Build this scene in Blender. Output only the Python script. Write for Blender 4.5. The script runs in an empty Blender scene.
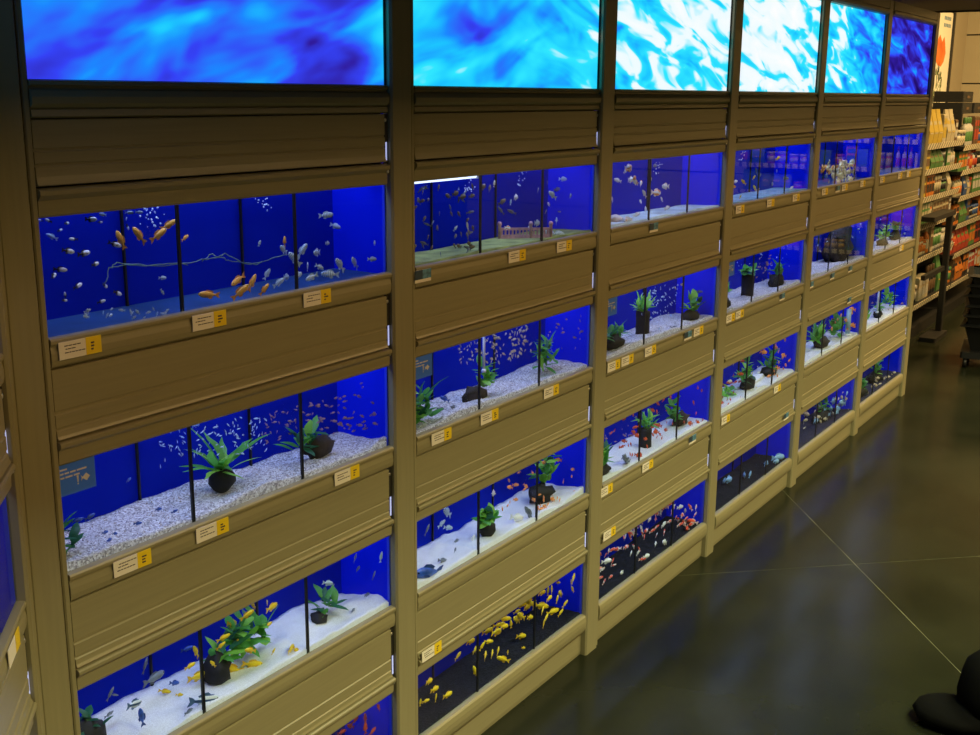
import bpy, math, random
from mathutils import Vector, Matrix

# ------------------------------------------------------------------ camera, light, exposure
scene = bpy.context.scene
COL = scene.collection
R = math.radians
vs = scene.view_settings
vs.view_transform = 'Standard'; vs.look = 'None'; vs.exposure = 0.0; vs.gamma = 1.0; vs.use_curve_mapping = False

CAM = Vector((0.0, -1.4738, 1.62))
cr = Vector((0.54673424, -0.83726687, 0.00811565))
cu = Vector((0.18920583, 0.13298144, 0.9728911))
cf = Vector((0.81564871, 0.53037735, -0.23112128))
cd = bpy.data.cameras.new('camera'); cam = bpy.data.objects.new('camera', cd); COL.objects.link(cam)
cd.sensor_fit = 'HORIZONTAL'; cd.sensor_width = 36.0; cd.lens = 1152.9 / 980 * 36.0; cd.clip_start = 0.02; cd.clip_end = 100
M = Matrix((( cr.x, cu.x, -cf.x, CAM.x), (cr.y, cu.y, -cf.y, CAM.y), (cr.z, cu.z, -cf.z, CAM.z), (0, 0, 0, 1)))
cam.matrix_world = M
scene.camera = cam

w = bpy.data.worlds.new('shop_gloom'); scene.world = w; w.use_nodes = True
w.node_tree.nodes['Background'].inputs[0].default_value = (1.0, 0.66, 0.34, 1)
w.node_tree.nodes['Background'].inputs[1].default_value = 0.012

def lamp(name, loc, target, power, color, sx, sy, spread=180):
    l = bpy.data.lights.new(name, 'AREA'); l.shape = 'RECTANGLE'; l.size = sx; l.size_y = sy
    l.energy = power; l.color = color; l.spread = R(spread)
    o = bpy.data.objects.new(name, l); COL.objects.link(o); o.location = loc
    o.rotation_euler = (Vector(target) - Vector(loc)).to_track_quat('-Z', 'Y').to_euler()
    return o
# ceiling lamps of the shop, hung out over the aisle beyond the dark canopy
LAMP_GREEN = (0.95, 1.0, 0.56)
LAMP_WARM = (1.0, 0.63, 0.25)
for lx, pg, pw_ in ((1.4, 165, 82), (4.2, 165, 85), (7.0, 60, 165)):
    lamp('ceiling_lamp', (lx, -2.5, 3.6), (lx, -2.5, 0), pg, LAMP_GREEN, 1.4, 1.2)
    lamp('ceiling_lamp', (lx, -4.5, 3.6), (lx, -4.5, 0), pw_, LAMP_WARM, 1.4, 1.6)
lamp('ceiling_lamp', (9.0, -1.4, 3.5), (9.0, -1.4, 0), 250, LAMP_WARM, 1.4, 0.6)

# ------------------------------------------------------------------ measures of the place
POST = [1.009, 1.920, 2.825, 3.728, 4.6425, 5.568, 6.491]          # post centres along the wall
HW = 0.043                                                          # half post width
LV = dict(A=1.6342, B=1.4379, C=1.2580, D=1.0582, E=0.8804, F=0.6783, G=0.5076, H=0.2978, I=0.1307)
ROWZ = [(LV['C'], LV['B'], LV['A'] - .012), (LV['E'], LV['D'], LV['C'] - .064), (LV['G'], LV['F'], LV['E'] - .064), (LV['I'], LV['H'], LV['G'] - .064)]
TD = 0.15                                                           # tank depth seen through the glass
SCR_TOP, HEAD_TOP = 1.979, 2.045
BAYS = ['first bay from corner', 'second bay from corner', 'third bay from corner', 'fourth bay from corner', 'fifth bay from corner', 'last bay by shelves']
def pane(i, x):                                                     # which of the three panes of a tank a thing is behind
    q = (x - POST[i] - HW)/(POST[i+1] - POST[i] - 2*HW)
    return 'corner-side pane' if q < .322 else 'middle pane' if q < .664 else 'far-end pane'
ROWS = ['top-row', 'second-row', 'third-row', 'floor-row']

# ------------------------------------------------------------------ helpers
class MB:
    def __init__(s): s.v = []; s.f = []; s.m = []; s.s = []
    def add(s, vs_, fs, mi=0, smooth=False):
        n = len(s.v); s.v += [tuple(p) for p in vs_]
        for f in fs: s.f.append(tuple(i + n for i in f)); s.m.append(mi); s.s.append(smooth)
        return s
    def box(s, x0, x1, y0, y1, z0, z1, mi=0):
        return s.add([(x0,y0,z0),(x1,y0,z0),(x1,y1,z0),(x0,y1,z0),(x0,y0,z1),(x1,y0,z1),(x1,y1,z1),(x0,y1,z1)],
              [(0,3,2,1),(4,5,6,7),(0,1,5,4),(1,2,6,5),(2,3,7,6),(3,0,4,7)], mi)
    def bbox(s, x0, x1, y0, y1, z0, z1, b, mi=0):                   # box with chamfered vertical-face edges
        prof = [(x0+b,y0),(x1-b,y0),(x1,y0+b),(x1,y1-b),(x1-b,y1),(x0+b,y1),(x0,y1-b),(x0,y0+b)]
        return s.prism([(p[0],p[1],z0) for p in prof], (0,0,z1-z0), mi)
    def prism(s, pts, d, mi=0, smooth=False):
        n = len(pts); q = [(p[0]+d[0],p[1]+d[1],p[2]+d[2]) for p in pts]
        fs = [(i,(i+1)%n,(i+1)%n+n,i+n) for i in range(n)]
        s.add(list(pts)+q, fs, mi, smooth)
        s.add(list(pts), [tuple(range(n))[::-1]], mi); s.add(q, [tuple(range(n))], mi)
        return s
    def lathe(s, prof, n=12, c=(0,0,0), mi=0, smooth=True):          # prof: (r, z)
        vs_ = []; fs = []
        for r, z in prof:
            for k in range(n):
                a = 2*math.pi*k/n; vs_.append((c[0]+r*math.cos(a), c[1]+r*math.sin(a), c[2]+z))
        for i in range(len(prof)-1):
            for k in range(n):
                k2 = (k+1)%n; fs.append((i*n+k, i*n+k2, (i+1)*n+k2, (i+1)*n+k))
        fs.append(tuple(range(n))[::-1]); fs.append(tuple((len(prof)-1)*n+k for k in range(n)))
        return s.add(vs_, fs, mi, smooth)
    def tube(s, pts, r, n=6, mi=0):
        vs_ = []; fs = []; m = len(pts)
        for i, p in enumerate(pts):
            p = Vector(p); t = (Vector(pts[min(i+1,m-1)]) - Vector(pts[max(i-1,0)])).normalized()
            a = t.orthogonal().normalized() if i == 0 else (a - t*a.dot(t)).normalized()
            b = t.cross(a); rr = r[i] if isinstance(r, (list, tuple)) else r
            for k in range(n):
                g = 2*math.pi*k/n; vs_.append(tuple(p + a*rr*math.cos(g) + b*rr*math.sin(g)))
        for i in range(m-1):
            for k in range(n): fs.append((i*n+k, i*n+(k+1)%n, (i+1)*n+(k+1)%n, (i+1)*n+k))
        fs.append(tuple(range(n))[::-1]); fs.append(tuple((m-1)*n+k for k in range(n)))
        return s.add(vs_, fs, mi, True)
    def mesh(s, name, mats):
        me = bpy.data.meshes.new(name); me.from_pydata(s.v, [], s.f)
        for m in (mats if isinstance(mats, (list, tuple)) else [mats]): me.materials.append(m)
        me.polygons.foreach_set('material_index', s.m); me.polygons.foreach_set('use_smooth', s.s)
        me.update(); return me
    def build(s, name, mats, parent=None, **kw):
        return put(name, s.mesh(name, mats), parent, **kw)
def put(name, me, parent=None, loc=None, rot=None, scale=None):
    o = bpy.data.objects.new(name, me); COL.objects.link(o); o.parent = parent
    if loc: o.location = loc
    if rot: o.rotation_euler = rot
    if scale: o.scale = scale if hasattr(scale, '__len__') else (scale,)*3
    return o
def empty(name, loc=(0,0,0), rot=(0,0,0), parent=None):
    o = bpy.data.objects.new(name, None); COL.objects.link(o); o.location = loc; o.rotation_euler = rot; o.parent = parent
    o.empty_display_size = .05
    return o
def tag(o, label=None, cat=None, group=None, kind=None):
    if label: o['label'] = label
    if cat: o['category'] = cat
    if group: o['group'] = group
    if kind: o['kind'] = kind
    return o

# ------------------------------------------------------------------ materials
def nmat(name):
    m = bpy.data.materials.new(name); m.use_nodes = True
    nt = m.node_tree; return m, nt, nt.nodes['Principled BSDF']
def mat(name, col, rough=.5, metal=0, var=0.0, scale=30.0, spec=.5, bump=0.0, stretch=(1,1,1)):
    m, nt, b = nmat(name)
    b.inputs['Base Color'].default_value = (*col, 1); b.inputs['Roughness'].default_value = rough
    b.inputs['Metallic'].default_value = metal; b.inputs['Specular IOR Level'].default_value = spec
    if var or bump:
        tc = nt.nodes.new('ShaderNodeTexCoord'); mp = nt.nodes.new('ShaderNodeMapping'); mp.inputs['Scale'].default_value = stretch
        nz = nt.nodes.new('ShaderNodeTexNoise'); nz.inputs['Scale'].default_value = scale; nz.inputs['Detail'].default_value = 4
        nt.links.new(tc.outputs['Object'], mp.inputs[0]); nt.links.new(mp.outputs[0], nz.inputs['Vector'])
        if var:
            rp = nt.nodes.new('ShaderNodeValToRGB')
            rp.color_ramp.elements[0].position = .3; rp.color_ramp.elements[1].position = .7
            rp.color_ramp.elements[0].color = (*[max(0, c*(1-var)) for c in col], 1)
            rp.color_ramp.elements[1].color = (*[min(1, c*(1+var)) for c in col], 1)
            nt.links.new(nz.outputs['Fac'], rp.inputs[0]); nt.links.new(rp.outputs[0], b.inputs['Base Color'])
        if bump:
            bp = nt.nodes.new('ShaderNodeBump'); bp.inputs['Strength'].default_value = bump; bp.inputs['Distance'].default_value = .003
            nt.links.new(nz.outputs['Fac'], bp.inputs['Height']); nt.links.new(bp.outputs[0], b.inputs['Normal'])
    return m
def emit(name, col, s):
    m, nt, b = nmat(name); b.inputs['Base Color'].default_value = (*col, 1)
    b.inputs['Emission Color'].default_value = (*col, 1); b.inputs['Emission Strength'].default_value = s
    return m

LAM = mat('olive_laminate', (.285, .252, .138), .38, var=.055, scale=22, stretch=(.25, 1, 6))
LAMV = mat('olive_laminate_post', (.285, .255, .142), .36, var=.05, scale=22, stretch=(6, 1, .25))
DARKGAP = mat('dark_gap', (.02, .018, .014), .6)
HOODWHITE = mat('hood_white', (.85, .87, .95), .4)
SEAL = mat('black_silicone', (.004, .004, .006), .5)
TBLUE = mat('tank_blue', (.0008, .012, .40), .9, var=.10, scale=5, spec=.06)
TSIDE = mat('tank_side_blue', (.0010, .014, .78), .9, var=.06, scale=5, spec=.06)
TBASE = mat('tank_base_blue', (.012, .06, .20), .5, var=.25, scale=14)
LEAKGLOW = emit('painted_leak_glow', (.50, .56, 1.0), .75)  # glow painted in for lamplight leaking beside the hinges
STEEL = mat('screw_steel', (.75, .72, .65), .3, metal=1)

def glass_mat(name, tint, k):
    m = bpy.data.materials.new(name); m.use_nodes = True; nt = m.node_tree; nt.nodes.clear()
    out = nt.nodes.new('ShaderNodeOutputMaterial'); mx = nt.nodes.new('ShaderNodeMixShader')
    tr = nt.nodes.new('ShaderNodeBsdfTransparent'); tr.inputs[0].default_value = (*tint, 1)
    gl = nt.nodes.new('ShaderNodeBsdfGlossy'); gl.inputs['Roughness'].default_value = .0
    fr = nt.nodes.new('ShaderNodeLayerWeight'); fr.inputs['Blend'].default_value = .5   # thin pane: Schlick reflectance on either face
    pw = nt.nodes.new('ShaderNodeMath'); pw.operation = 'POWER'; pw.inputs[1].default_value = 5; nt.links.new(fr.outputs['Facing'], pw.inputs[0])
    mu = nt.nodes.new('ShaderNodeMath'); mu.operation = 'MULTIPLY_ADD'; mu.inputs[1].default_value = .38*k; mu.inputs[2].default_value = .012*k
    nt.links.new(pw.outputs[0], mu.inputs[0]); nt.links.new(mu.outputs[0], mx.inputs[0])
    nt.links.new(tr.outputs[0], mx.inputs[1]); nt.links.new(gl.outputs[0], mx.inputs[2]); nt.links.new(mx.outputs[0], out.inputs[0])
    return m
GLASS = glass_mat('front_glass', (.90, .95, 1), 1.0)
DIVG = glass_mat('divider_glass', (.95, .97, 1), .25)

def screen_mat():
    m = bpy.data.materials.new('backlit_water_picture'); m.use_nodes = True; nt = m.node_tree; nt.nodes.clear()
    N = nt.nodes.new; L = nt.links.new
    out = N('ShaderNodeOutputMaterial'); em = N('ShaderNodeEmission')
    ge = N('ShaderNodeNewGeometry'); sp = N('ShaderNodeSeparateXYZ'); L(ge.outputs['Position'], sp.inputs[0])
    g = N('ShaderNodeMapRange'); g.inputs['From Min'].default_value = 1.05; g.inputs['From Max'].default_value = 6.45; L(sp.outputs[0], g.inputs[0])
    base = N('ShaderNodeValToRGB'); cr_ = base.color_ramp
    stops = [(0, .37), (.15, .345), (.17, .50), (.30, .56), (.35, .66), (.49, .72), (.60, .78), (.68, .66), (.77, .55), (.83, .34), (.85, .25), (1, .20)]
    while len(cr_.elements) < len(stops): cr_.elements.new(.5)
    for e, (p, v) in zip(cr_.elements, stops): e.position = p; e.color = (v, v, v, 1)
    L(g.outputs[0], base.inputs[0])
    def streak(ang, sc):                                            # turn first, then stretch, so the ripples lie along the turned axis
        m1 = N('ShaderNodeMapping'); m1.inputs['Rotation'].default_value = (0, R(ang), 0); m2 = N('ShaderNodeMapping'); m2.inputs['Scale'].default_value = sc
        L(ge.outputs['Position'], m1.inputs[0]); L(m1.outputs[0], m2.inputs[0]); return m2
    mp = streak(16, (1.9, 1, 5.5))
    nz = N('ShaderNodeTexNoise'); nz.inputs['Scale'].default_value = 1.9; nz.inputs['Detail'].default_value = 2.5; nz.inputs['Distortion'].default_value = .3; nz.inputs['Roughness'].default_value = .55
    L(mp.outputs[0], nz.inputs['Vector'])
    mp2 = streak(-11, (2.0, 1, 7.0))
    nz2 = N('ShaderNodeTexNoise'); nz2.inputs['Scale'].default_value = 2.2; nz2.inputs['Detail'].default_value = 2.6; nz2.inputs['Distortion'].default_value = .7; L(mp2.outputs[0], nz2.inputs['Vector'])
    gt = N('ShaderNodeMapRange'); gt.inputs['From Min'].default_value = 2.3; gt.inputs['From Max'].default_value = 2.85; L(sp.outputs[0], gt.inputs[0])
    mxn = N('ShaderNodeMix'); L(gt.outputs[0], mxn.inputs[0]); L(nz.outputs['Fac'], mxn.inputs[2]); L(nz2.outputs['Fac'], mxn.inputs[3])
    sub = N('ShaderNodeMath'); sub.operation = 'SUBTRACT'; sub.inputs[1].default_value = .5; L(mxn.outputs[0], sub.inputs[0])
    mul = N('ShaderNodeMath'); mul.operation = 'MULTIPLY_ADD'; mul.inputs[1].default_value = 1.15; L(sub.outputs[0], mul.inputs[0]); L(base.outputs[0], mul.inputs[2])
    rp = N('ShaderNodeValToRGB'); c2 = rp.color_ramp
    cs = [(0, (.012, .004, .10)), (.16, (.03, .012, .34)), (.29, (.035, .055, .92)), (.41, (.012, .24, 1)), (.53, (.012, .58, 1)), (.65, (.03, .80, 1)), (.73, (.85, .97, 1)), (1, (1, 1, 1))]
    while len(c2.elements) < len(cs): c2.elements.new(.5)
    for e, (p, c) in zip(c2.elements, cs): e.position = p; e.color = (*c, 1)
    L(mul.outputs[0], rp.inputs[0]); L(rp.outputs[0], em.inputs[0]); em.inputs[1].default_value = 1.0; L(em.outputs[0], out.inputs[0])
    return m
SCREEN = screen_mat()

def floor_mat():
    m, nt, b = nmat('polished_concrete'); N = nt.nodes.new; L = nt.links.new
    ge = N('ShaderNodeNewGeometry'); nz = N('ShaderNodeTexNoise'); nz.inputs['Scale'].default_value = 1.6; nz.inputs['Detail'].default_value = 7; nz.inputs['Roughness'].default_value = .6
    L(ge.outputs['Position'], nz.inputs['Vector'])
    rp = N('ShaderNodeValToRGB'); rp.color_ramp.elements[0].position = .32; rp.color_ramp.elements[1].position = .7
    rp.color_ramp.elements[0].color = (.009, .011, .006, 1); rp.color_ramp.elements[1].color = (.024, .026, .014, 1)
    L(nz.outputs['Fac'], rp.inputs[0]); L(rp.outputs[0], b.inputs['Base Color'])
    r2 = N('ShaderNodeMapRange'); r2.inputs['To Min'].default_value = .13; r2.inputs['To Max'].default_value = .27; L(nz.outputs['Fac'], r2.inputs[0]); L(r2.outputs[0], b.inputs['Roughness'])
    b.inputs['Specular IOR Level'].default_value = .13
    return m
FLOOR = floor_mat()
JOINT = mat('joint_grout', (.15, .15, .08), .8, var=.6, scale=6)

# ------------------------------------------------------------------ the setting
e1 = Vector((1.23, .952, 0)).normalized(); e2 = Vector((.774, -.831, 0)).normalized(); X0 = Vector((3.929, -.477, 0))
fl = MB().box(-7, 17, -10, 6, -.05, -.0012).build('floor', JOINT)
tag(fl, kind='structure')
for a in (1, -1):
    for b in (1, -1):
        o = X0 + e1*a*.0019 + e2*b*.0019
        pts = [o, o + e1*a*13, o + e1*a*13 + e2*b*13, o + e2*b*13]
        if a*b > 0: pts = pts[::-1]
        MB().prism([(p.x, p.y, -.0012) for p in pts], (0, 0, .0012)).build('slab', FLOOR, fl)
BEIGE = mat('beige_wall_panel', (.36, .30, .19), .55, var=.05, scale=3)
WALLD = mat('wall_core', (.05, .045, .035), .8)
wb = MB().box(6.6, 11.1, .76, .9, 0, 3.6).build('wall_back', mat('back_wall_paint', (.30, .25, .16), .6)); tag(wb, kind='structure')
wf = MB().box(11.02, 11.2, -6, .9, 0, 3.6).build('wall_far', WALLD); tag(wf, kind='structure')
zs = [0, .44, .87, 1.30, 1.74, 2.15, 2.56, 2.98, 3.6]
for z0, z1 in zip(zs, zs[1:]):
    MB().box(11.0, 11.02, -6, .76, z0 + .006, z1 - .006).build('wall_panel', BEIGE, wf)
NAVY = mat('dark_navy_canopy', (.006, .006, .012), .6)
cn = MB().box(-2.5, 7.2, -1.3, .5, 2.10, 2.30).build('ceiling', NAVY); tag(cn, kind='structure')
# canopy drop edge and the joints between its boards
for x in (-.6, .7, 2.0, 3.3, 4.6, 5.9, 7.19):
    MB().box(x - .012, x + .012, -1.31, .5, 2.092, 2.10).build('canopy_batten', mat('navy_batten', (.02, .02, .028), .5) if x == -.6 else bpy.data.materials['navy_batten'], cn)

# ------------------------------------------------------------------ aquarium cabinets
def extr(prof, x0, x1, back=.006):                                  # prof: (y, z) from top to bottom along the front
    mb = MB(); n = len(prof); pts = prof + [(back, prof[-1][1]), (back, prof[0][1])]
    mb.prism([(x0, y, z) for y, z in pts], (x1 - x0, 0, 0))
    return mb
def pz(zt, zb, l): return [(y*.6 if y < 0 else y*.5, zt + (zb - zt)*t) for t, y in l]
TOPR = [(0, .004), (.004, -.010), (.02, -.0135), (.045, -.013), (.06, -.009), (.075, -.0085), (.12, -.0115), (.17, -.0115), (.215, -.0085), (.228, -.004), (.235, -.001)]
DOOR = [(.245, -.002), (.25, -.0065), (.565, -.0065), (.572, -.0035), (.59, -.0035), (.60, -.007), (.695, -.007), (.702, -.0045), (.715, -.0045), (.725, -.0075), (.765, -.0095), (.788, -.0135), (.795, -.003)]
BOTR = [(.808, -.002), (.812, -.015), (.825, -.0195), (.85, -.0195), (.87, -.014), (.88, -.0085), (.985, -.0065), (1, -.003)]
TOPR0 = [(0, .012), (.003, -.012), (.035, -.014), (.045, -.004), (.06, -.004), (.075, -.012), (.12, -.0175), (.17, -.0165), (.195, -.010), (.205, -.004), (.215, -.009), (.262, -.011), (.275, -.002)]
DOOR0 = [(.283, -.002), (.288, -.007), (.49, -.007), (.498, -.0035), (.51, -.0035), (.52, -.0075), (.60, -.0075), (.608, -.004), (.62, -.004), (.63, -.008), (.70, -.009), (.735, -.011), (.762, -.0145), (.77, -.003)]
BOTR0 = [(.785, -.002), (.79, -.014), (.805, -.0195), (.835, -.0195), (.86, -.013), (.875, -.008), (.985, -.0065), (1, -.003)]
XG = .013                                                           # gap at the hinge end of every flap
screw_me = MB().lathe([(.0035, 0), (.0035, .0015), (.002, .0025)], 8).mesh('screw', STEEL)

def front_panel(cab, x0, x1, zt, zb, first):
    h = zt - zb
    T, D, B = (TOPR0, DOOR0, BOTR0) if first else (TOPR, DOOR, BOTR)
    p = extr(pz(zt, zb, D), x0, x1 - XG).build('front_panel', LAM, cab)
    extr(pz(zt, zb, T), x0, x1 - (.004 if first else .0), .006).build('top_rail', LAM, p)
    extr(pz(zt, zb, B), x0, x1 - .006).build('bottom_rail', LAM, p)
    zd0, zd1 = zt - h*D[0][0], zt - h*D[-1][0]
    j = MB()                                                         # hinge strip in the gap; a glowing strip imitates lamplight leaking there
    zs0, zs1 = zd1 + .004, zd1 + (zd0 - zd1)*.42
    a, b = x1 - XG, x1
    j.box(a, b, -.0020, .0005, zd1 - .004, zd0)
    j.box(x0, a, .0062, .0080, zb + .002, zt - h*.05)  # unseen backing added to keep lamplight from leaking between the rails
    j.build('hinge_strip_leak_stop', DARKGAP, p)
    MB().bbox(a + .0048, b - .0040, -.0030, -.0015, zs0, zs1, .0005).build('painted_light_leak', LEAKGLOW, p)
    for z in (zd0 - .012, zt - h*.865):
        put('screw', screw_me, p, (x1 - .009, -.0020 if z > zd1 else -.0072, z), (R(90), 0, 0))
    return p

def post(cab, x, z0=0.0, z1=HEAD_TOP, left=HW, right=HW):
    p = MB().prism([(x - left, .0085, z0), (x - left, -.008, z0), (x - left + .005, -.0125, z0), (x + right - .021, -.0125, z0), (x + right - .015, -.0055, z0), (x + right - .015, .0085, z0)][::-1], (0, 0, z1 - z0)).build('post', LAMV, cab)
    MB().prism([(x + right - .0125, .0085, z0), (x + right - .0125, -.004, z0), (x + right - .010, -.0062, z0), (x + right - .003, -.0062, z0), (x + right, -.0025, z0), (x + right, .0085, z0)][::-1], (0, 0, z1 - z0)).build('cover_strip', LAMV, p)
    MB().box(x + right - .0155, x + right - .012, -.002, .0085, z0, z1).build('groove_seal', DARKGAP, p)
    return p

def cabinet(label, x0, x1, loc=(0, 0, 0), rot=0, posts=()):
    cab = tag(empty('aquarium_cabinet', loc, (0, 0, rot)), label, 'cabinet', 'aquarium wall bays')
    for i, (zt, zb) in enumerate((('A', 'B'), ('C', 'D'), ('E', 'F'), ('G', 'H'))):
        front_panel(cab, x0, x1, LV[zt], LV[zb], i == 0)
    zi = LV['I']
    r = extr([(.004, zi), (-.004, zi - .001), (-.008, zi - .006), (-.0105, zi - .018), (-.0105, zi - .032), (-.008, zi - .046), (-.003, zi - .056), (.002, zi - .060)], x0, x1, .01).build('base_rail', LAM, cab)
    for k, (v) in enumerate(r.data.polygons): v.use_smooth = False
    extr([(.006, zi - .060), (.006, .012), (.008, 0)], x0, x1, .018).build('kick_plate', LAM, cab)
    lp = MB().box(x0 - .002, x1 + .002, .0035, .010, LV['A'] + .001, SCR_TOP + .004).build('light_panel', [SCREEN], cab)
    lp['label'] = 'glowing backlit picture of rippling water'
    hd = extr([(-.004, SCR_TOP + .026), (-.016, SCR_TOP + .024), (-.016, SCR_TOP + .012), (-.008, SCR_TOP + .004), (.004, SCR_TOP)], x0, x1, .034).build('header_rail', LAM, cab)
    MB().box(x0, x1, -.012, .034, SCR_TOP + .028, HEAD_TOP).build('header_board', LAM, hd)
    MB().box(x0, x0 + .003, .0005, .0034, LV['A'], SCR_TOP).build('screen_frame', DARKGAP, lp)
    MB().box(x1 - .004, x1, .0005, .0034, LV['A'], SCR_TOP).build('screen_frame', DARKGAP, lp)
    MB().box(x0 - HW, x1 + HW, .32, .34, 0, HEAD_TOP).build('back_board', DARKGAP, cab)
    for x, l, r_ in posts: post(cab, x, left=l, right=r_)
    return cab

def aquarium(label, x0, x1, row, loc=(0, 0, 0), rot=0, base=None, div=(.329, .672), power=1.0):
    zb, zt, zh = ROWZ[row]
    wdt = x1 - x0; xm = (x0 + x1)/2; yb = TD
    ax, ay = xm, 0.0
    if rot:
        v = Matrix.Rotation(rot, 3, 'Z') @ Vector((xm, 0, 0)); ax, ay = loc[0] + v.x, loc[1] + v.y
    t = tag(empty('aquarium', (ax, ay, zb - .05), (0, 0, rot)), label, 'aquarium', 'aquariums in the display wall')
    a, b = -wdt/2, wdt/2; f = -(zb - .05)
    zlo = .044 if row == 0 else 0.0; H = zh + f; zB = zb + f; zT = zt + f
    MB().box(a, b, .0035, .0055, zB - .001, zT + .001).build('front_glass', GLASS, t)
    MB().box(a - .006, b + .006, yb, yb + .006, zlo, H).build('back_panel', TBLUE, t)
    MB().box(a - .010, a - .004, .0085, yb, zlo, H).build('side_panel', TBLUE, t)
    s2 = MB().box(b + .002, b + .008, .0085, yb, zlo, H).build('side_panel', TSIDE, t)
    MB().box(b - .003, b + .002, .0060, .012, zB - .004, zT).build('corner_seal', mat('corner_silicone', (.02, .05, .75), .4) if 'corner_silicone' not in bpy.data.materials else bpy.data.materials['corner_silicone'], s2)
    MB().box(b - .02, b + .0018, .02, .05, zT + .02, H - .004).build('added_slit_brightener', HOODWHITE, s2)  # unseen white strip added to brighten the slit at the hinge
    MB().box(a - .01, b + .008, .0085, yb + .006, zlo - .006, zlo).build('base_panel', base or TBASE, t)
    MB().box(a - .01, b + .008, .0085, yb + .006, H, H + .006).build('hood_lid', HOODWHITE, t)
    for q in div:
        x = a + wdt*q
        d = MB().box(x - .0015, x + .0015, .0105, yb - .001, zlo, zT + .02).build('divider', DIVG, t)
        MB().box(x - .0027, x + .0027, .0060, .0105, zlo, zT).build('divider_edge', SEAL, d)
        MB().box(x - .002, x + .002, yb - .005, yb - .0005, zlo, zT + .02).build('divider_edge', SEAL, d)
    l = bpy.data.lights.new('tank_lamp', 'AREA'); l.shape = 'RECTANGLE'; l.size = wdt*.92; l.size_y = .07
    l.energy = power; l.color = (.58, .65, 1.0)
    lo = bpy.data.objects.new('tank_lamp', l); COL.objects.link(lo); lo.parent = t; lo.location = (0, .075, H - .012)
    return t

SCREENDESC = ['blue-violet', 'bright cyan', 'cyan and white', 'dazzling white', 'cyan fading to blue', 'dim violet-blue']
PW = 1.45
for i in range(6):
    x0, x1 = POST[i] + HW, POST[i+1] - HW
    ps = [(POST[i], HW if i else .030, HW)]
    if i == 5: ps.append((POST[6], HW, HW))
    c = cabinet('olive panelled aquarium cabinet with %s backlit picture, %s' % (SCREENDESC[i], BAYS[i]), x0, x1, posts=ps)
    if i == 5: MB().box(POST[6] + HW + .001, POST[6] + HW + .012, .0, .34, 0, HEAD_TOP).build('end_panel', LAMV, c)
# the angled unit that meets the wall in the corner
cw = POST[1] - POST[0]; ca = R(45); P0 = Vector((.982, .006, 0)); corner_loc = P0 - Vector((math.cos(ca), math.sin(ca), 0))*cw
cabinet('olive panelled aquarium cabinet standing at an angle in the corner', HW, cw - HW, corner_loc, ca, posts=[(0, HW, HW), (cw, HW, .036)])
TANKDESC = {
 (0,0): 'silver mollies and orange fish over bare floor', (0,1): 'sword-leaved plant on a black ball and neon fish', (0,2): 'yellow fish around a leafy bush on white sand', (0,3): 'small red fish',
 (1,0): 'brown fish and a little pink fence', (1,1): 'tan fish above pale gravel', (1,2): 'white sand and one big blue fish', (1,3): 'a shoal of yellow fish over black gravel',
 (2,0): 'white and orange goldfish', (2,1): 'neon fish and dark plant columns', (2,2): 'red fish over white sand', (2,3): 'red and white koi over black gravel',
 (3,0): 'a few yellowish fish', (3,1): 'plant on a black column', (3,2): 'orange and red fish over white sand', (3,3): 'a few pale blue fish in dark water',
 (4,0): 'a swarm of pale yellow fish', (4,1): 'dark driftwood', (4,2): 'sword plant and orange fish', (4,3): 'tan fish over dark gravel',
 (5,0): 'shop shelves mirrored in its glass', (5,1): 'small plants on pale gravel', (5,2): 'three small plants on white sand', (5,3): 'green plants on dark gravel'}
for (i, r), d in TANKDESC.items():
    aquarium('%s blue aquarium with %s' % (ROWS[r], d), POST[i] + HW, POST[i+1] - HW, r, power=PW*(1.25, 1.0, .74, .6)[r])
for r in range(4):
    aquarium('%s empty-looking blue aquarium in the angled corner cabinet' % ROWS[r], HW, cw - HW, r, corner_loc, ca, power=PW*.35)

# ------------------------------------------------------------------ sand and gravel
def speck(name, c1, c2, scale, rough=.8, bump=.6):
    m, nt, b = nmat(name); N = nt.nodes.new; L = nt.links.new
    tc = N('ShaderNodeTexCoord'); vo = N('ShaderNodeTexVoronoi'); vo.inputs['Scale'].default_value = scale; L(tc.outputs['Object'], vo.inputs['Vector'])
    sp = N('ShaderNodeSeparateColor'); L(vo.outputs['Color'], sp.inputs[0])
    rp = N('ShaderNodeValToRGB'); rp.color_ramp.elements[0].color = (*c1, 1); rp.color_ramp.elements[1].color = (*c2, 1); L(sp.outputs[0], rp.inputs[0]); L(rp.outputs[0], b.inputs['Base Color'])
    bp = N('ShaderNodeBump'); bp.inputs['Strength'].default_value = bump; bp.inputs['Distance'].default_value = .002; L(vo.outputs['Distance'], bp.inputs['Height']); L(bp.outputs[0], b.inputs['Normal'])
    b.inputs['Roughness'].default_value = rough; b.inputs['Specular IOR Level'].default_value = .12
    return m
GRAVEL = speck('pale_gravel', (.30, .275, .28), (.90, .87, .85), 300)
SAND = speck('white_sand', (.72, .71, .72), (.86, .85, .85), 500, bump=.2)
BLACKG = speck('black_gravel', (.003, .003, .005), (.022, .022, .03), 300)
DARKG = speck('dark_gravel', (.01, .01, .03), (.05, .05, .09), 300)
BASES = {(1,0): mat('mossy_sand', (.30, .36, .10), .8, var=.5, scale=16), (2,0): mat('pale_sand', (.55, .66, .62), .8, var=.3, scale=14), (3,0): mat('blue_sand', (.25, .42, .5), .8, var=.3, scale=14)}
from mathutils import noise
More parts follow.
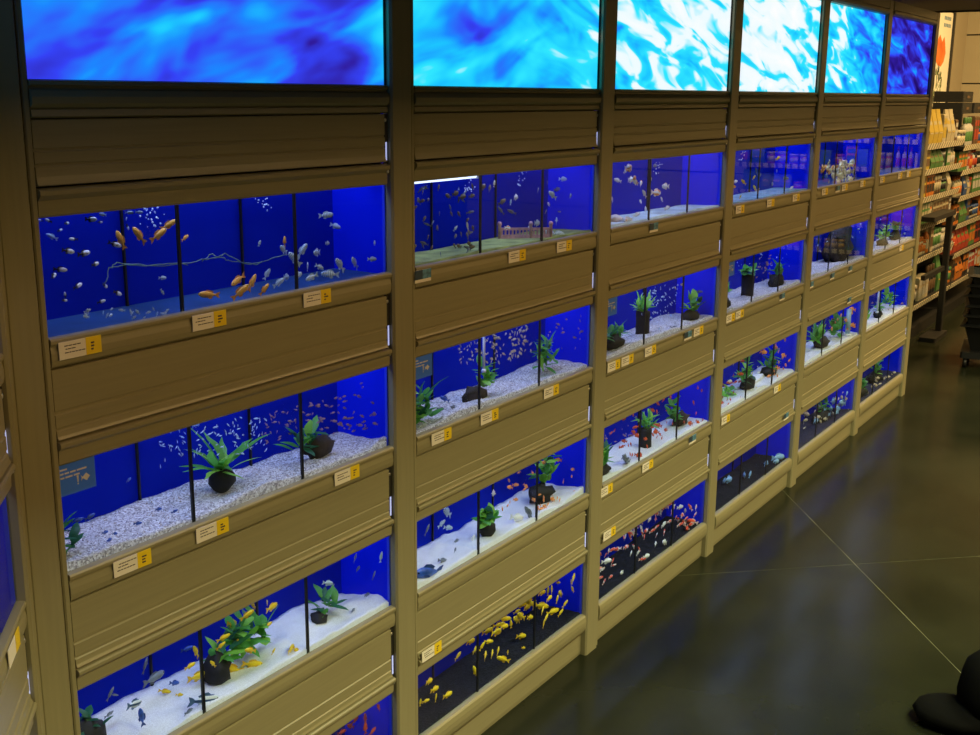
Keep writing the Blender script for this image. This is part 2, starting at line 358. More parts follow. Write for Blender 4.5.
def bed(i, r, m, lift, amp, desc, seed):
    zb = ROWZ[r][0]; x0, x1 = POST[i] + HW, POST[i+1] - HW
    nx, ny = 110, 12; mb = MB(); vs_ = []; fs = []
    def hgt(x, v):
        n = noise.noise(Vector((x*4.2, v*1.4, seed*3.7))) + .5*noise.noise(Vector((x*11, v*3, seed*1.3))) + .28*noise.noise(Vector((x*30, v*6, seed*2.1)))
        d = lift + 1.2*amp*n - .006*v
        if v < .15: d += amp*.8*noise.noise(Vector((x*7, 3.3, seed)))
        return max(d, -.012)
    for k in range(nx + 1):
        x = x0 - .003 + (x1 - x0 + .005)*k/nx
        for q in range(ny + 1):
            v = q/ny; vs_.append((x, .0090 + (TD - .0095)*v, zb + hgt(x, v)))
        vs_.append((x, .0090, zb - .048)); vs_.append((x, TD - .0005, zb - .048))
    c = ny + 3
    for k in range(nx):
        for q in range(ny): fs.append((k*c + q, (k+1)*c + q, (k+1)*c + q + 1, k*c + q + 1))
        fs.append((k*c + ny + 1, (k+1)*c + ny + 1, (k+1)*c, k*c)); fs.append((k*c + ny, (k+1)*c + ny, (k+1)*c + ny + 2, k*c + ny + 2))
    mb.add(vs_, fs, 0, True)
    o = mb.build('gravel_bed', m)
    return tag(o, '%s in %s aquarium, %s' % (desc, ROWS[r], BAYS[i]), 'gravel', None, 'stuff')
GB = {}
for i, r, m, lift, amp, d in [(0,1,GRAVEL,.010,.011,'speckled grey gravel'), (1,1,GRAVEL,.007,.009,'speckled grey gravel'), (2,1,GRAVEL,.006,.008,'pale gravel'), (3,1,GRAVEL,.006,.009,'pale gravel'), (4,1,GRAVEL,.006,.008,'pale gravel'), (5,1,GRAVEL,.006,.008,'pale gravel'),
     (0,2,SAND,.010,.014,'white sand dunes'), (1,2,SAND,.008,.012,'white sand dunes'), (2,2,SAND,.004,.008,'white sand'), (3,2,SAND,.006,.010,'white sand'), (4,2,SAND,.006,.010,'white sand'), (5,2,SAND,.006,.006,'white sand'),
     (0,3,BLACKG,.004,.006,'black gravel'), (1,3,BLACKG,.000,.006,'black gravel'), (2,3,BLACKG,-.002,.006,'black gravel'), (3,3,BLACKG,-.002,.006,'black gravel'), (4,3,DARKG,.002,.006,'dark blue-grey gravel'), (5,3,DARKG,.004,.006,'dark blue-grey gravel'),
     (1,0,BASES[(1,0)],.004,.003,'mossy green sand'), (2,0,BASES[(2,0)],.004,.004,'pale blue sand'), (3,0,BASES[(3,0)],.003,.003,'blue-grey sand')]:
    GB[(i, r)] = bed(i, r, m, lift, amp, d, i*7 + r)
for (i, r, n) in ((0,1,1500), (1,1,900), (2,1,500)):                 # loose grains lying on the gravel
    rnd = random.Random(i); me = GB[(i,r)].data; tops = [p for p in me.polygons if p.normal.z > .5]; mb = MB()
    for _ in range(n):
        p = rnd.choice(tops); c = p.center + Vector((rnd.uniform(-.006,.006), rnd.uniform(-.006,.006), 0)); s = rnd.uniform(.0012, .0024)
        if c.y < .0165 or c.y > TD - .004 or c.x < POST[i] + HW + .004 or c.x > POST[i+1] - HW - .008: continue
        a = [(s*rnd.uniform(.7,1.3),0,0),(0,s,0),(-s,0,0),(0,-s*rnd.uniform(.7,1.3),0),(0,0,s),(0,0,-s)]
        mb.add([(c.x+q[0], c.y+q[1], c.z+q[2]) for q in a], [(0,1,4),(1,2,4),(2,3,4),(3,0,4),(1,0,5),(2,1,5),(3,2,5),(0,3,5)], rnd.choice((0,0,1,2)))
    o = mb.build('loose_grains', [mat('grain_white', (.9,.88,.9), .7) if 'grain_white' not in bpy.data.materials else bpy.data.materials['grain_white'],
        mat('grain_grey', (.38,.36,.4), .7) if 'grain_grey' not in bpy.data.materials else bpy.data.materials['grain_grey'],
        mat('grain_tan', (.5,.42,.36), .7) if 'grain_tan' not in bpy.data.materials else bpy.data.materials['grain_tan']], GB[(i,r)])
    o['kind'] = 'stuff'

# ------------------------------------------------------------------ fish
def stripe_mat(name, c1, c2, scale, axis='X'):
    m, nt, b = nmat(name); N = nt.nodes.new; L = nt.links.new
    tc = N('ShaderNodeTexCoord'); wv = N('ShaderNodeTexWave'); wv.bands_direction = axis; wv.inputs['Scale'].default_value = scale; wv.inputs['Distortion'].default_value = .6
    L(tc.outputs['Object'], wv.inputs['Vector'])
    rp = N('ShaderNodeValToRGB'); rp.color_ramp.elements[0].position = .35; rp.color_ramp.elements[1].position = .6
    rp.color_ramp.elements[0].color = (*c1, 1); rp.color_ramp.elements[1].color = (*c2, 1)
    L(wv.outputs['Fac'], rp.inputs[0]); L(rp.outputs[0], b.inputs['Base Color']); b.inputs['Roughness'].default_value = .35
    return m
def patch_mat(name, c1, c2, scale, sh=0.0):
    m, nt, b = nmat(name); N = nt.nodes.new; L = nt.links.new
    oi = N('ShaderNodeObjectInfo'); tc = N('ShaderNodeTexCoord'); ad = N('ShaderNodeVectorMath'); ad.operation = 'ADD'
    nz = N('ShaderNodeTexNoise'); nz.inputs['Scale'].default_value = scale; nz.inputs['Detail'].default_value = 1
    ml = N('ShaderNodeMath'); ml.operation = 'MULTIPLY'; ml.inputs[1].default_value = 40; L(oi.outputs['Random'], ml.inputs[0])
    L(tc.outputs['Object'], ad.inputs[0]); L(ml.outputs[0], ad.inputs[1]); L(ad.outputs[0], nz.inputs['Vector'])
    rp = N('ShaderNodeValToRGB'); rp.color_ramp.elements[0].position = .47 + sh; rp.color_ramp.elements[1].position = .53 + sh
    rp.color_ramp.elements[0].color = (*c1, 1); rp.color_ramp.elements[1].color = (*c2, 1)
    L(nz.outputs['Fac'], rp.inputs[0]); L(rp.outputs[0], b.inputs['Base Color']); b.inputs['Roughness'].default_value = .35
    return m
def half_mat(name, c1, c2):                                           # pale head, dark hind part
    m, nt, b = nmat(name); N = nt.nodes.new; L = nt.links.new
    tc = N('ShaderNodeTexCoord'); sx = N('ShaderNodeSeparateXYZ'); L(tc.outputs['Object'], sx.inputs[0])
    mr = N('ShaderNodeMapRange'); mr.inputs['From Min'].default_value = -.12; mr.inputs['From Max'].default_value = .02; L(sx.outputs[0], mr.inputs[0])
    rp = N('ShaderNodeValToRGB'); rp.color_ramp.elements[0].color = (*c2, 1); rp.color_ramp.elements[1].color = (*c1, 1)
    L(mr.outputs[0], rp.inputs[0]); L(rp.outputs[0], b.inputs['Base Color']); b.inputs['Roughness'].default_value = .35
    return m
EYE = mat('fish_eye', (.004, .004, .004), .15)
def fm(n, c, **k): return mat(n, c, .35, **k)
# species: body material, fin material, half height, half thickness, tail size, words, base name
SP = {
 'molly':  (half_mat('molly_scale', (.85, .90, .95), (.012, .012, .02)), fm('molly_black', (.012, .012, .02)), .17, .085, .34, 'silver fish with black tail', 'molly'),
 'orange': (fm('orange_scale', (.92, .42, .06), var=.25, scale=4), fm('orange_fin', (.75, .32, .06)), .15, .09, .22, 'plain orange fish', 'orange_fish'),
 'striped':(stripe_mat('striped_scale', (.20, .34, .46), (.72, .86, .95), 3.2), fm('pale_fin', (.45, .62, .75)), .17, .075, .22, 'pale blue striped fish', 'striped_cichlid'),
 'yellow': (fm('yellow_scale', (.95, .67, .015), var=.10, scale=4), fm('yellow_fin', (.85, .52, .02)), .15, .085, .20, 'bright yellow fish', 'yellow_cichlid'),
 'blue':   (fm('blue_scale', (.03, .10, .50), var=.4, scale=5), fm('blue_fin', (.02, .06, .28)), .14, .08, .22, 'dark blue fish', 'blue_cichlid'),
 'grey':   (fm('grey_scale', (.16, .19, .24), var=.3, scale=4), fm('grey_fin', (.10, .12, .17)), .11, .07, .20, 'slim grey fish', 'grey_fish'),
 'big':    (stripe_mat('silver_blue_scale', (.03, .08, .22), (.75, .80, .80), 2.0, 'Z'), fm('silver_blue_fin', (.08, .16, .32)), .15, .08, .20, 'silver fish with dark blue edges', 'banded_cichlid'),
 'red':    (fm('red_scale', (.72, .10, .03), var=.2, scale=4), fm('red_fin', (.45, .05, .02)), .17, .09, .26, 'small red fish', 'red_fish'),
 'ember':  (fm('ember_scale', (.95, .36, .10)), fm('ember_fin', (.80, .25, .08)), .18, .10, .26, 'small orange fish', 'ember_fish'),
 'white':  (fm('white_scale', (.90, .90, .88)), fm('white_fin', (.80, .82, .84)), .17, .09, .26, 'white fish', 'white_fish'),
 'brown':  (fm('brown_scale', (.16, .12, .08), var=.6, scale=5), fm('brown_fin', (.05, .05, .05)), .20, .09, .26, 'small brown fish', 'brown_fish'),
 'goldwhite': (patch_mat('goldfish_scale', (.92, .90, .86), (.90, .35, .08), 2.2), fm('goldfish_fin', (.88, .80, .74)), .24, .15, .34, 'round white and orange goldfish', 'goldfish'),
 'koi':    (patch_mat('koi_scale', (.88, .85, .90), (.85, .10, .05), 2.0, -.05), fm('koi_fin', (.85, .60, .60)), .125, .09, .26, 'red and white koi', 'koi'),
 'neon':   (fm('neon_scale', (.50, .70, 1.0)), fm('neon_fin', (.30, .42, .85)), .13, .09, .22, 'tiny bright blue neon fish', 'neon_tetra'),
 'pink':   (fm('pink_scale', (.34, .20, .28)), fm('pink_fin', (.22, .13, .24)), .16, .09, .24, 'tiny dull pink fish', 'pink_tetra'),
 'tan':    (fm('tan_scale', (.62, .52, .38)), fm('tan_fin', (.40, .34, .28)), .18, .09, .26, 'tiny tan fish', 'tan_fish'),
 'pale':   (fm('pale_scale', (.88, .86, .52)), fm('pale_yellow_fin', (.75, .70, .45)), .18, .09, .26, 'pale yellow fish', 'pale_fish'),
 'paleblue': (fm('paleblue_scale', (.30, .52, .85)), fm('paleblue_fin', (.2, .38, .72)), .18, .10, .26, 'pale blue fish', 'pale_blue_fish'),
}
def body_mb(hh, tt):
    mb = MB(); rings = [(.50, .06), (.455, .42), (.38, .72), (.27, .94), (.13, 1.0), (-.02, .88), (-.15, .62), (-.25, .36), (-.31, .27)]
    n = 8; vs_ = []; fs = []
    for x, k in rings:
        for q in range(n):
            a = 2*math.pi*q/n; vs_.append((x, tt*k*math.cos(a), hh*k*math.sin(a)))
    for r in range(len(rings)-1):
        for q in range(n): fs.append((r*n+q, r*n+(q+1)%n, (r+1)*n+(q+1)%n, (r+1)*n+q))
    fs.append(tuple(range(n))[::-1]); fs.append(tuple((len(rings)-1)*n+q for q in range(n)))
    return mb.add(vs_, fs, 0, True)
def tail_mb(hh, ts, mi=0):
    h = max(hh*.95, ts*.45)
    return MB().prism([(-.29, -.006, hh*.22), (-.40, -.006, h*.75), (-.52, -.006, h), (-.455, -.006, 0), (-.52, -.006, -h), (-.40, -.006, -h*.75), (-.29, -.006, -hh*.22)], (0, .012, 0), mi)
def dorsal_mb(hh, mi=0):
    mb = MB().prism([(.20, -.006, hh*.90), (.10, -.006, hh*1.38), (-.08, -.006, hh*1.30), (-.22, -.006, hh*.85), (-.16, -.006, hh*.52)], (0, .012, 0), mi)
    return mb
def anal_mb(hh, mi=0):
    return MB().prism([(.06, -.006, -hh*.92), (-.14, -.006, -hh*.56), (-.20, -.006, -hh*1.0), (-.06, -.006, -hh*1.32)], (0, .012, 0), mi)
def eyes_mb(hh, tt, mi=0):
    mb = MB()
    for s in (-1, 1):
        mb.lathe([(.001, -.02), (.020, -.012), (.026, 0), (.020, .012), (.001, .02)], 6, (.395, s*tt*.56, hh*.22), mi)
    return mb
def pect_mb(tt, mi=0):
    mb = MB()
    for s in (-1, 1): mb.prism([(.24, s*tt*.9, -.02), (.10, s*(tt*1.5), -.01), (.09, s*(tt*1.5), -.07), (.2, s*tt*.9, -.06)], (0, s*.008, 0), mi)
    return mb
FME = {}
for k, (bm_, fn_, hh, tt, ts, words, nm) in SP.items():
    one = body_mb(hh, tt)
    for sub in (tail_mb(hh, ts, 1), dorsal_mb(hh, 1), anal_mb(hh, 1), eyes_mb(hh, tt, 2)):
        n = len(one.v); one.v += sub.v; one.f += [tuple(i+n for i in f) for f in sub.f]; one.m += sub.m; one.s += sub.s
    FME[k] = (one.mesh(nm, [bm_, fn_, EYE]), body_mb(hh, tt).mesh('body', bm_), tail_mb(hh, ts).mesh('tail_fin', fn_), dorsal_mb(hh).mesh('dorsal_fin', fn_), anal_mb(hh).mesh('anal_fin', fn_), eyes_mb(hh, tt).mesh('eyes', EYE), pect_mb(tt).mesh('pectoral_fins', fn_))
def fish(sp, t, x, y, z, ln, ang, yaw):
    i, r = t; words, nm = SP[sp][5], SP[sp][6]
    zb, zt, zh = ROWZ[r]
    rot = Matrix.Rotation(yaw, 3, 'Z') @ Matrix.Rotation(-R(ang), 3, 'Y')
    if abs(ang) > 90: rot = Matrix.Rotation(yaw, 3, 'Z') @ Matrix.Rotation(-R(ang), 3, 'Y') @ Matrix.Rotation(math.pi, 3, 'X')
    hd = rot @ Vector((ln*.5, 0, 0)); ex, ey = abs(hd.x) + .006, abs(hd.y) + .004
    x = min(max(x, POST[i] + HW + ex - .004), POST[i+1] - HW - ex - .004); y = min(max(y, .016 + ey), TD - .008 - ey)
    z = max(z, zb + abs(hd.z) - .004)
    lab = '%s behind %s, %s aquarium, %s' % (words, pane(i, x), ROWS[r], BAYS[i])
    grp = '%ss in %s aquarium, %s' % (words, ROWS[r], BAYS[i])
    me = FME[sp]; sc = ln/1.0
    if ln*1150/max(x, 1.6)/1.25 > 13 or (i < 3 and ln > .03):
        o = empty(nm, (x, y, z)); o.rotation_euler = rot.to_euler(); o.scale = (sc,)*3
        for n, m in zip(('body', 'tail_fin', 'dorsal_fin', 'anal_fin', 'eyes', 'pectoral_fins'), me[1:]): put(n, m, o)
    else:
        o = put(nm, me[0], None, (x, y, z), rot.to_euler(), sc)
    return tag(o, lab, 'fish', grp)
FISH = {
 (0, 0): {'molly': [(1.092,.049,1.428,.0102,169),(1.098,.038,1.428,.013,157),(1.148,.062,1.418,.014,-4),(1.178,.042,1.423,.0211,-5),(1.19,.035,1.418,.0091,-6),(1.158,.094,1.404,.0102,11),(1.18,.091,1.388,.0141,172),(1.136,.048,1.377,.0228,-15),(1.184,.073,1.366,.026,2),(1.188,.052,1.35,.019,3),(1.222,.044,1.379,.0215,-22),(1.293,.096,1.397,.0104,-73),(1.116,.045,1.352,.013,4),(1.111,.055,1.339,.0122,9),(1.188,.1,1.31,.0206,14),(1.111,.037,1.352,.0202,-9),(1.129,.078,1.338,.0161,-7),(1.229,.084,1.307,.0179,-27),(1.242,.07,1.294,.0197,-24),(1.12,.044,1.302,.0112,-10),(1.207,.068,1.285,.0143,12),(1.162,.099,1.299,.01,96)],
  'striped': [(1.217,.062,1.426,.0143,168),(1.149,.103,1.394,.0184,151),(1.25,.038,1.428,.014,-4),(1.278,.047,1.426,.013,-4),(1.298,.104,1.41,.0051,79),(1.308,.037,1.29,.0117,-59),(1.369,.105,1.3,.0161,-7),(1.236,.033,1.267,.0124,104),(1.279,.014,1.252,.0089,63),(1.229,.014,1.268,.0078,40),(1.273,.021,1.268,.0076,113),(1.189,.033,1.269,.0092,49),(1.301,.014,1.261,.0098,24),(1.24,.021,1.268,.0106,131),(1.196,.033,1.268,.013,4),(1.166,.05,1.277,.0108,112),(1.195,.05,1.27,.0073,74),(1.162,.05,1.269,.0146,164),(1.252,.014,1.254,.0072,34),(1.294,.014,1.251,.0117,160),(1.232,.014,1.26,.0089,27),(1.232,.05,1.269,.0112,170),(1.212,.05,1.274,.0082,14),(1.262,.014,1.264,.01,6),(1.298,.014,1.257,.01,0),(1.165,.05,1.278,.0124,14),(1.162,.05,1.273,.0102,169),(1.628,.059,1.326,.0326,153),(1.696,.073,1.316,.0306,52),(1.641,.043,1.308,.0361,136),(1.74,.074,1.307,.0372,174),(1.731,.06,1.28,.0246,-27),(1.752,.111,1.274,.018,71),(1.672,.029,1.27,.032,-166),(1.732,.034,1.268,.0383,173),(1.773,.043,1.281,.0396,137),(1.84,.06,1.276,.0368,137),(1.854,.025,1.285,.0231,-5),(1.579,.057,1.285,.0225,58),(1.59,.038,1.269,.0286,25),(1.647,.072,1.269,.0322,-7),(1.658,.051,1.273,.0303,8),(1.736,.044,1.384,.031,2),(1.845,.114,1.348,.0275,-19),(1.591,.085,1.34,.0117,70),(1.857,.014,1.319,.01,90),(1.77,.072,1.323,.0191,-6)],
  'orange': [(1.276,.095,1.377,.0323,112),(1.314,.094,1.381,.0369,131),(1.344,.08,1.38,.0371,27),(1.376,.089,1.394,.0318,24),(1.419,.098,1.366,.0212,19),(1.424,.05,1.268,.0383,173),(1.528,.082,1.278,.0405,-160),(1.478,.018,1.268,.0388,35),(1.555,.073,1.27,.0341,58),(1.535,.014,1.265,.0269,45),(1.652,.078,1.338,.019,87)]},
 (0, 1): {'neon': [(1.394,.114,.975,.01,127),(1.334,.099,.963,.01,-84),(1.366,.106,.992,.0144,-34),(1.372,.092,.988,.0121,114),(1.287,.031,1.0,.009,-90),(1.342,.06,1.014,.0081,-83),(1.348,.053,1.011,.0094,-58),(1.32,.078,1.016,.0117,160),(1.366,.081,1.026,.0112,100),(1.374,.113,1.014,.0114,165),(1.354,.053,1.028,.0086,-54),(1.409,.118,.987,.0113,-45),(1.31,.044,1.015,.0092,77),(1.346,.101,.997,.0098,156),(1.344,.058,.99,.01,127),(1.37,.081,.978,.0086,54),(1.376,.086,1.01,.013,-32),(1.287,.034,1.027,.0102,11),(1.346,.082,.994,.0091,-96),(1.364,.089,.992,.0108,34),(1.298,.053,1.02,.0099,-45),(1.332,.038,.998,.01,-53),(1.522,.093,.994,.0091,84),(1.486,.063,.991,.0108,22),(1.454,.1,.976,.0094,58),(1.501,.03,.992,.013,-23),(1.472,.054,1.018,.01,90),(1.558,.082,.951,.0081,30),(1.483,.04,.995,.0126,162),(1.378,.034,1.014,.013,-32),(1.515,.086,.972,.0114,165),(1.499,.08,.97,.0125,-29),(1.537,.089,.957,.0179,-27),(1.441,.106,.956,.0104,-163),(1.382,.059,1.034,.0142,129),(1.616,.112,.92,.0133,-167),(1.533,.107,.967,.0165,-14),(1.491,.116,.98,.0122,9),(1.405,.057,1.024,.0108,56),(1.462,.036,.964,.0124,-14),(1.461,.1,.994,.0086,36),(1.438,.047,.981,.0104,73),(1.368,.035,1.042,.011,180),(1.411,.095,1.019,.0102,79),(1.414,.093,.97,.0071,-98),(1.413,.09,.968,.0117,121),(1.396,.04,.987,.012,180),(1.469,.094,1.006,.009,90),(1.506,.052,.964,.0124,104),(1.451,.075,.959,.0122,-171),(1.414,.091,.974,.0095,72),(1.468,.062,1.014,.0114,128),(1.46,.062,1.004,.0103,-61),(1.519,.105,.982,.0126,18),(1.459,.089,.996,.012,-48),(1.502,.105,.982,.0112,-80),(1.411,.035,.995,.0122,-9),(1.43,.1,1.018,.0095,72),(1.468,.047,.978,.0095,-108),(1.433,.059,1.019,.014,-176),(1.443,.088,.998,.014,4),(1.581,.101,.994,.016,176),(1.426,.088,1.006,.0095,-162),(1.539,.076,.95,.011,-175),(1.542,.078,1.0,.012,85),(1.51,.084,.98,.0136,-54),(1.394,.049,1.023,.0125,-151),(1.551,.063,1.0,.0112,-170),(1.532,.069,.98,.0112,153),(1.5,.04,.964,.0113,135),(1.558,.069,.958,.0113,45),(1.5,.092,.985,.0136,163),(1.366,.031,.994,.0086,54),(1.493,.061,1.001,.0102,-169),(1.428,.114,.956,.011,90),(1.606,.111,.951,.0082,-104),(1.371,.041,1.027,.01,-143),(1.61,.112,.931,.012,180),(1.444,.113,.968,.0092,-139),(1.414,.087,.994,.012,0),(1.487,.049,.956,.0157,-27),(1.405,.072,.989,.0134,153),(1.511,.043,.997,.0089,-153),(1.558,.079,.984,.0114,38),(1.539,.039,.95,.0086,-144),(1.558,.065,.976,.0082,-104),(1.454,.043,1.01,.0073,74),(1.562,.091,.972,.0108,-146),(1.447,.061,.977,.0141,-8),(1.543,.106,1.004,.0139,-30),(1.578,.104,.98,.012,48),(1.491,.044,.973,.008,90),(1.508,.096,.94,.0121,156),(1.584,.096,.991,.0122,-99),(1.522,.054,.997,.0114,38),(1.468,.104,.958,.01,174),(1.369,.035,.994,.0112,27),(1.542,.059,.969,.0132,9),(1.564,.092,.954,.012,5),(1.566,.103,.988,.0143,-168),(1.497,.115,.977,.0122,171),(1.564,.08,.967,.01,-127),(1.6,.096,.988,.0149,-42),(1.534,.115,.988,.0085,-111),(1.537,.114,1.0,.0098,114),(1.478,.059,.996,.0091,84),(1.495,.07,.964,.0134,153)],
  'pink': [(1.663,.09,.966,.0122,-35),(1.57,.044,1.008,.012,-5),(1.705,.112,.982,.013,-23),(1.638,.12,.948,.0122,125),(1.712,.119,.941,.0117,-59),(1.644,.073,.952,.0148,152),(1.649,.062,.982,.0108,-158),(1.644,.081,.97,.0124,-14),(1.601,.099,.959,.012,0),(1.558,.05,.99,.0095,18),(1.629,.087,.976,.0098,114),(1.566,.061,.958,.0149,-42),(1.65,.064,.98,.0098,-156),(1.54,.036,.965,.0112,-170),(1.65,.095,.992,.0158,162),(1.622,.06,.978,.0126,18),(1.586,.08,.962,.0114,142),(1.644,.078,.995,.0094,-122),(1.614,.108,.973,.0128,-51),(1.638,.096,.943,.0117,20),(1.686,.097,.968,.011,-175),(1.649,.114,.99,.0108,22),(1.635,.106,.973,.016,0),(1.559,.043,1.016,.012,132),(1.628,.108,.981,.0117,-59),(1.7,.109,.958,.011,85),(1.64,.047,1.014,.014,176),(1.594,.055,.956,.0117,20),(1.592,.099,.958,.0099,135),(1.686,.11,.962,.018,161),(1.556,.036,1.015,.013,148),(1.665,.099,.959,.0171,159),(1.64,.108,.986,.0134,117),(1.604,.07,.966,.01,53),(1.707,.052,.998,.0153,-11),(1.834,.05,.992,.0219,156),(1.858,.055,.914,.021,177),(1.782,.083,.976,.0132,9),(1.849,.051,.932,.02,0),(1.822,.082,.919,.0152,157),(1.85,.089,.916,.0226,-13),(1.698,.08,.948,.0161,150),(1.864,.031,.929,.0192,152),(1.785,.03,.959,.0141,8),(1.841,.056,.926,.0228,-15),(1.862,.036,.974,.0175,-31),(1.709,.055,1.0,.018,3),(1.843,.097,.972,.018,-177),(1.72,.11,.924,.0173,10),(1.732,.095,.992,.0175,-31),(1.854,.025,.951,.02,0),(1.712,.084,.974,.019,-177),(1.718,.105,.931,.019,0),(1.788,.111,.982,.0166,155),(1.769,.036,1.008,.017,0),(1.785,.082,.962,.0151,8),(1.731,.052,.947,.0146,-16),(1.83,.076,.917,.0175,-13),(1.77,.066,.95,.0206,-14),(1.745,.109,.982,.016,4),(1.748,.039,1.009,.018,180),(1.785,.046,.956,.0201,153),(1.825,.095,.982,.0206,-14),(1.738,.103,.925,.0132,9),(1.723,.056,.967,.019,0),(1.846,.077,.908,.018,180),(1.699,.087,.982,.0134,153),(1.82,.096,.952,.0175,-31),(1.852,.022,.932,.021,155),(1.741,.095,.938,.0141,8),(1.837,.08,.938,.018,-177),(1.85,.024,.955,.021,0),(1.699,.045,.968,.017,-177),(1.755,.054,.929,.014,180),(1.852,.033,.949,.016,180),(1.792,.057,.953,.02,0),(1.722,.082,.974,.0143,12),(1.85,.053,1.008,.0132,9),(1.796,.068,.934,.0153,-32),(1.846,.072,.989,.0146,-16),(1.69,.032,.976,.0132,9),(1.666,.035,1.011,.0153,11),(1.845,.052,1.018,.014,180),(1.763,.046,.948,.0224,153),(1.749,.067,.988,.0166,155),(1.776,.032,.946,.0179,153),(1.844,.051,.946,.0189,-32),(1.777,.053,.946,.0202,-33),(1.831,.088,.961,.0179,153),(1.765,.097,.928,.0187,-16),(1.844,.116,.96,.015,4),(1.776,.109,.949,.0155,-15),(1.754,.085,.95,.0157,153),(1.862,.088,.944,.0192,9),(1.748,.118,.948,.0175,-13),(1.852,.049,.923,.021,155)],
  'blue': [(1.274,.04,.912,.0173,-10),(1.304,.034,.9,.0126,18),(1.222,.033,.904,.0173,-10),(1.12,.023,.95,.0222,8),(1.223,.05,.978,.0161,7),(1.112,.044,.942,.021,3),(1.112,.059,.922,.0192,-9),(1.171,.029,.903,.0149,-20),(1.152,.03,.911,.0173,-10),(1.16,.031,.895,.0171,-7)]},
 (0, 2): {'blue': [(1.374,.102,.587,.0292,-6),(1.328,.09,.54,.0286,-25),(1.214,.047,.538,.0352,97)],
  'grey': [(1.257,.082,.609,.0292,59),(1.284,.093,.569,.0676,-8),(1.169,.07,.597,.0255,45),(1.186,.1,.54,.024,2),(1.202,.102,.57,.0157,-27),(1.303,.014,.513,.0326,-11),(1.832,.068,.621,.0294,18),(1.849,.075,.588,.0321,-5),(1.86,.039,.577,.0208,55),(1.848,.049,.533,.0301,-15),(1.802,.113,.55,.0214,37),(1.792,.044,.518,.0272,-6)],
  'big': [(1.192,.037,.577,.0452,-18),(1.34,.014,.519,.0655,-16)],
  'yellow': [(1.316,.104,.524,.0251,-23),(1.31,.057,.534,.0175,-24),(1.362,.083,.562,.027,2),(1.388,.094,.577,.0322,116),(1.378,.081,.534,.0495,-8),(1.432,.095,.534,.015,86),(1.504,.054,.638,.0233,133),(1.466,.033,.639,.03,26),(1.457,.066,.616,.0381,-23),(1.435,.068,.594,.0289,14),(1.387,.024,.61,.0215,22),(1.452,.069,.542,.0276,44),(1.454,.068,.52,.0461,153),(1.494,.053,.517,.0452,-18),(1.46,.022,.57,.0309,155),(1.566,.065,.608,.041,-3),(1.514,.026,.648,.012,95),(1.558,.068,.572,.024,2),(1.458,.053,.584,.0121,-24),(1.523,.023,.541,.0149,42),(1.578,.028,.522,.035,0),(1.588,.022,.516,.0222,-54),(1.387,.048,.566,.018,124)],
  'striped': [(1.866,.014,.624,.024,73),(1.732,.061,.6,.0279,-21)]},
 (0, 3): {'red': [(1.854,.026,.26,.0242,120),(1.85,.093,.208,.0272,6),(1.842,.1,.194,.0286,144),(1.864,.074,.208,.0341,95),(1.85,.042,.196,.0272,17),(1.83,.046,.213,.028,90),(1.792,.084,.209,.0261,-4)]},
 (1, 0): {'brown': [(2.076,.058,1.406,.012,42),(2.294,.086,1.289,.0238,158),(2.246,.043,1.268,.0231,5),(2.248,.089,1.29,.0212,8),(2.136,.104,1.28,.0117,70),(2.184,.047,1.277,.0149,132),(2.134,.056,1.413,.0149,70),(2.3,.078,1.382,.0192,9),(2.117,.084,1.342,.0163,43),(2.228,.035,1.278,.0206,157),(2.096,.049,1.281,.0149,42),(2.013,.032,1.378,.0127,45),(2.101,.061,1.388,.0161,7),(2.19,.049,1.396,.0253,9),(2.306,.08,1.404,.0149,110),(2.072,.041,1.308,.0127,45),(2.216,.078,1.346,.0149,132),(2.205,.049,1.274,.0193,159),(2.272,.089,1.292,.0136,107),(2.063,.073,1.284,.0163,43),(2.221,.06,1.346,.0177,133),(2.26,.088,1.374,.0126,72),(2.196,.104,1.313,.0215,158),(2.094,.083,1.386,.0228,157),(2.279,.076,1.326,.0135,42),(2.244,.107,1.384,.0225,159),(2.303,.076,1.305,.0136,107),(2.316,.096,1.292,.0136,107),(2.099,.036,1.328,.0135,42),(2.17,.08,1.35,.0095,72),(2.058,.046,1.389,.0161,7),(2.252,.073,1.383,.0253,9),(2.492,.114,1.352,.0264,25),(2.3,.046,1.404,.0285,18),(2.39,.086,1.394,.0294,18)],
  'grey': [(2.03,.03,1.416,.017,45),(2.117,.087,1.279,.0135,132),(2.06,.034,1.338,.0184,158),(2.051,.036,1.297,.0238,158),(2.242,.043,1.35,.0242,7),(2.291,.097,1.371,.0215,158),(2.222,.037,1.269,.0251,157),(2.114,.083,1.41,.0202,9),(2.082,.077,1.385,.0104,73),(2.238,.097,1.358,.0158,108),(2.098,.025,1.268,.0114,105),(2.269,.078,1.39,.0184,41),(2.218,.033,1.293,.0155,105),(2.065,.042,1.418,.0135,42),(2.276,.098,1.399,.0104,107),(2.2,.014,1.267,.0156,40),(2.243,.043,1.302,.0201,6),(2.086,.074,1.384,.0158,108),(2.065,.041,1.418,.0171,159),(2.166,.097,1.327,.0177,43),(2.456,.094,1.334,.0269,135),(2.411,.034,1.338,.0301,159),(2.711,.113,1.31,.0156,40),(2.629,.062,1.395,.01,90),(2.671,.048,1.317,.0161,-7),(2.631,.091,1.374,.0191,43),(2.753,.102,1.368,.041,1)],
  'white': [(2.472,.061,1.368,.036,-2),(2.345,.043,1.41,.0161,83),(2.719,.109,1.33,.0219,156),(2.63,.113,1.275,.039,0),(2.218,.034,1.32,.0262,133)],
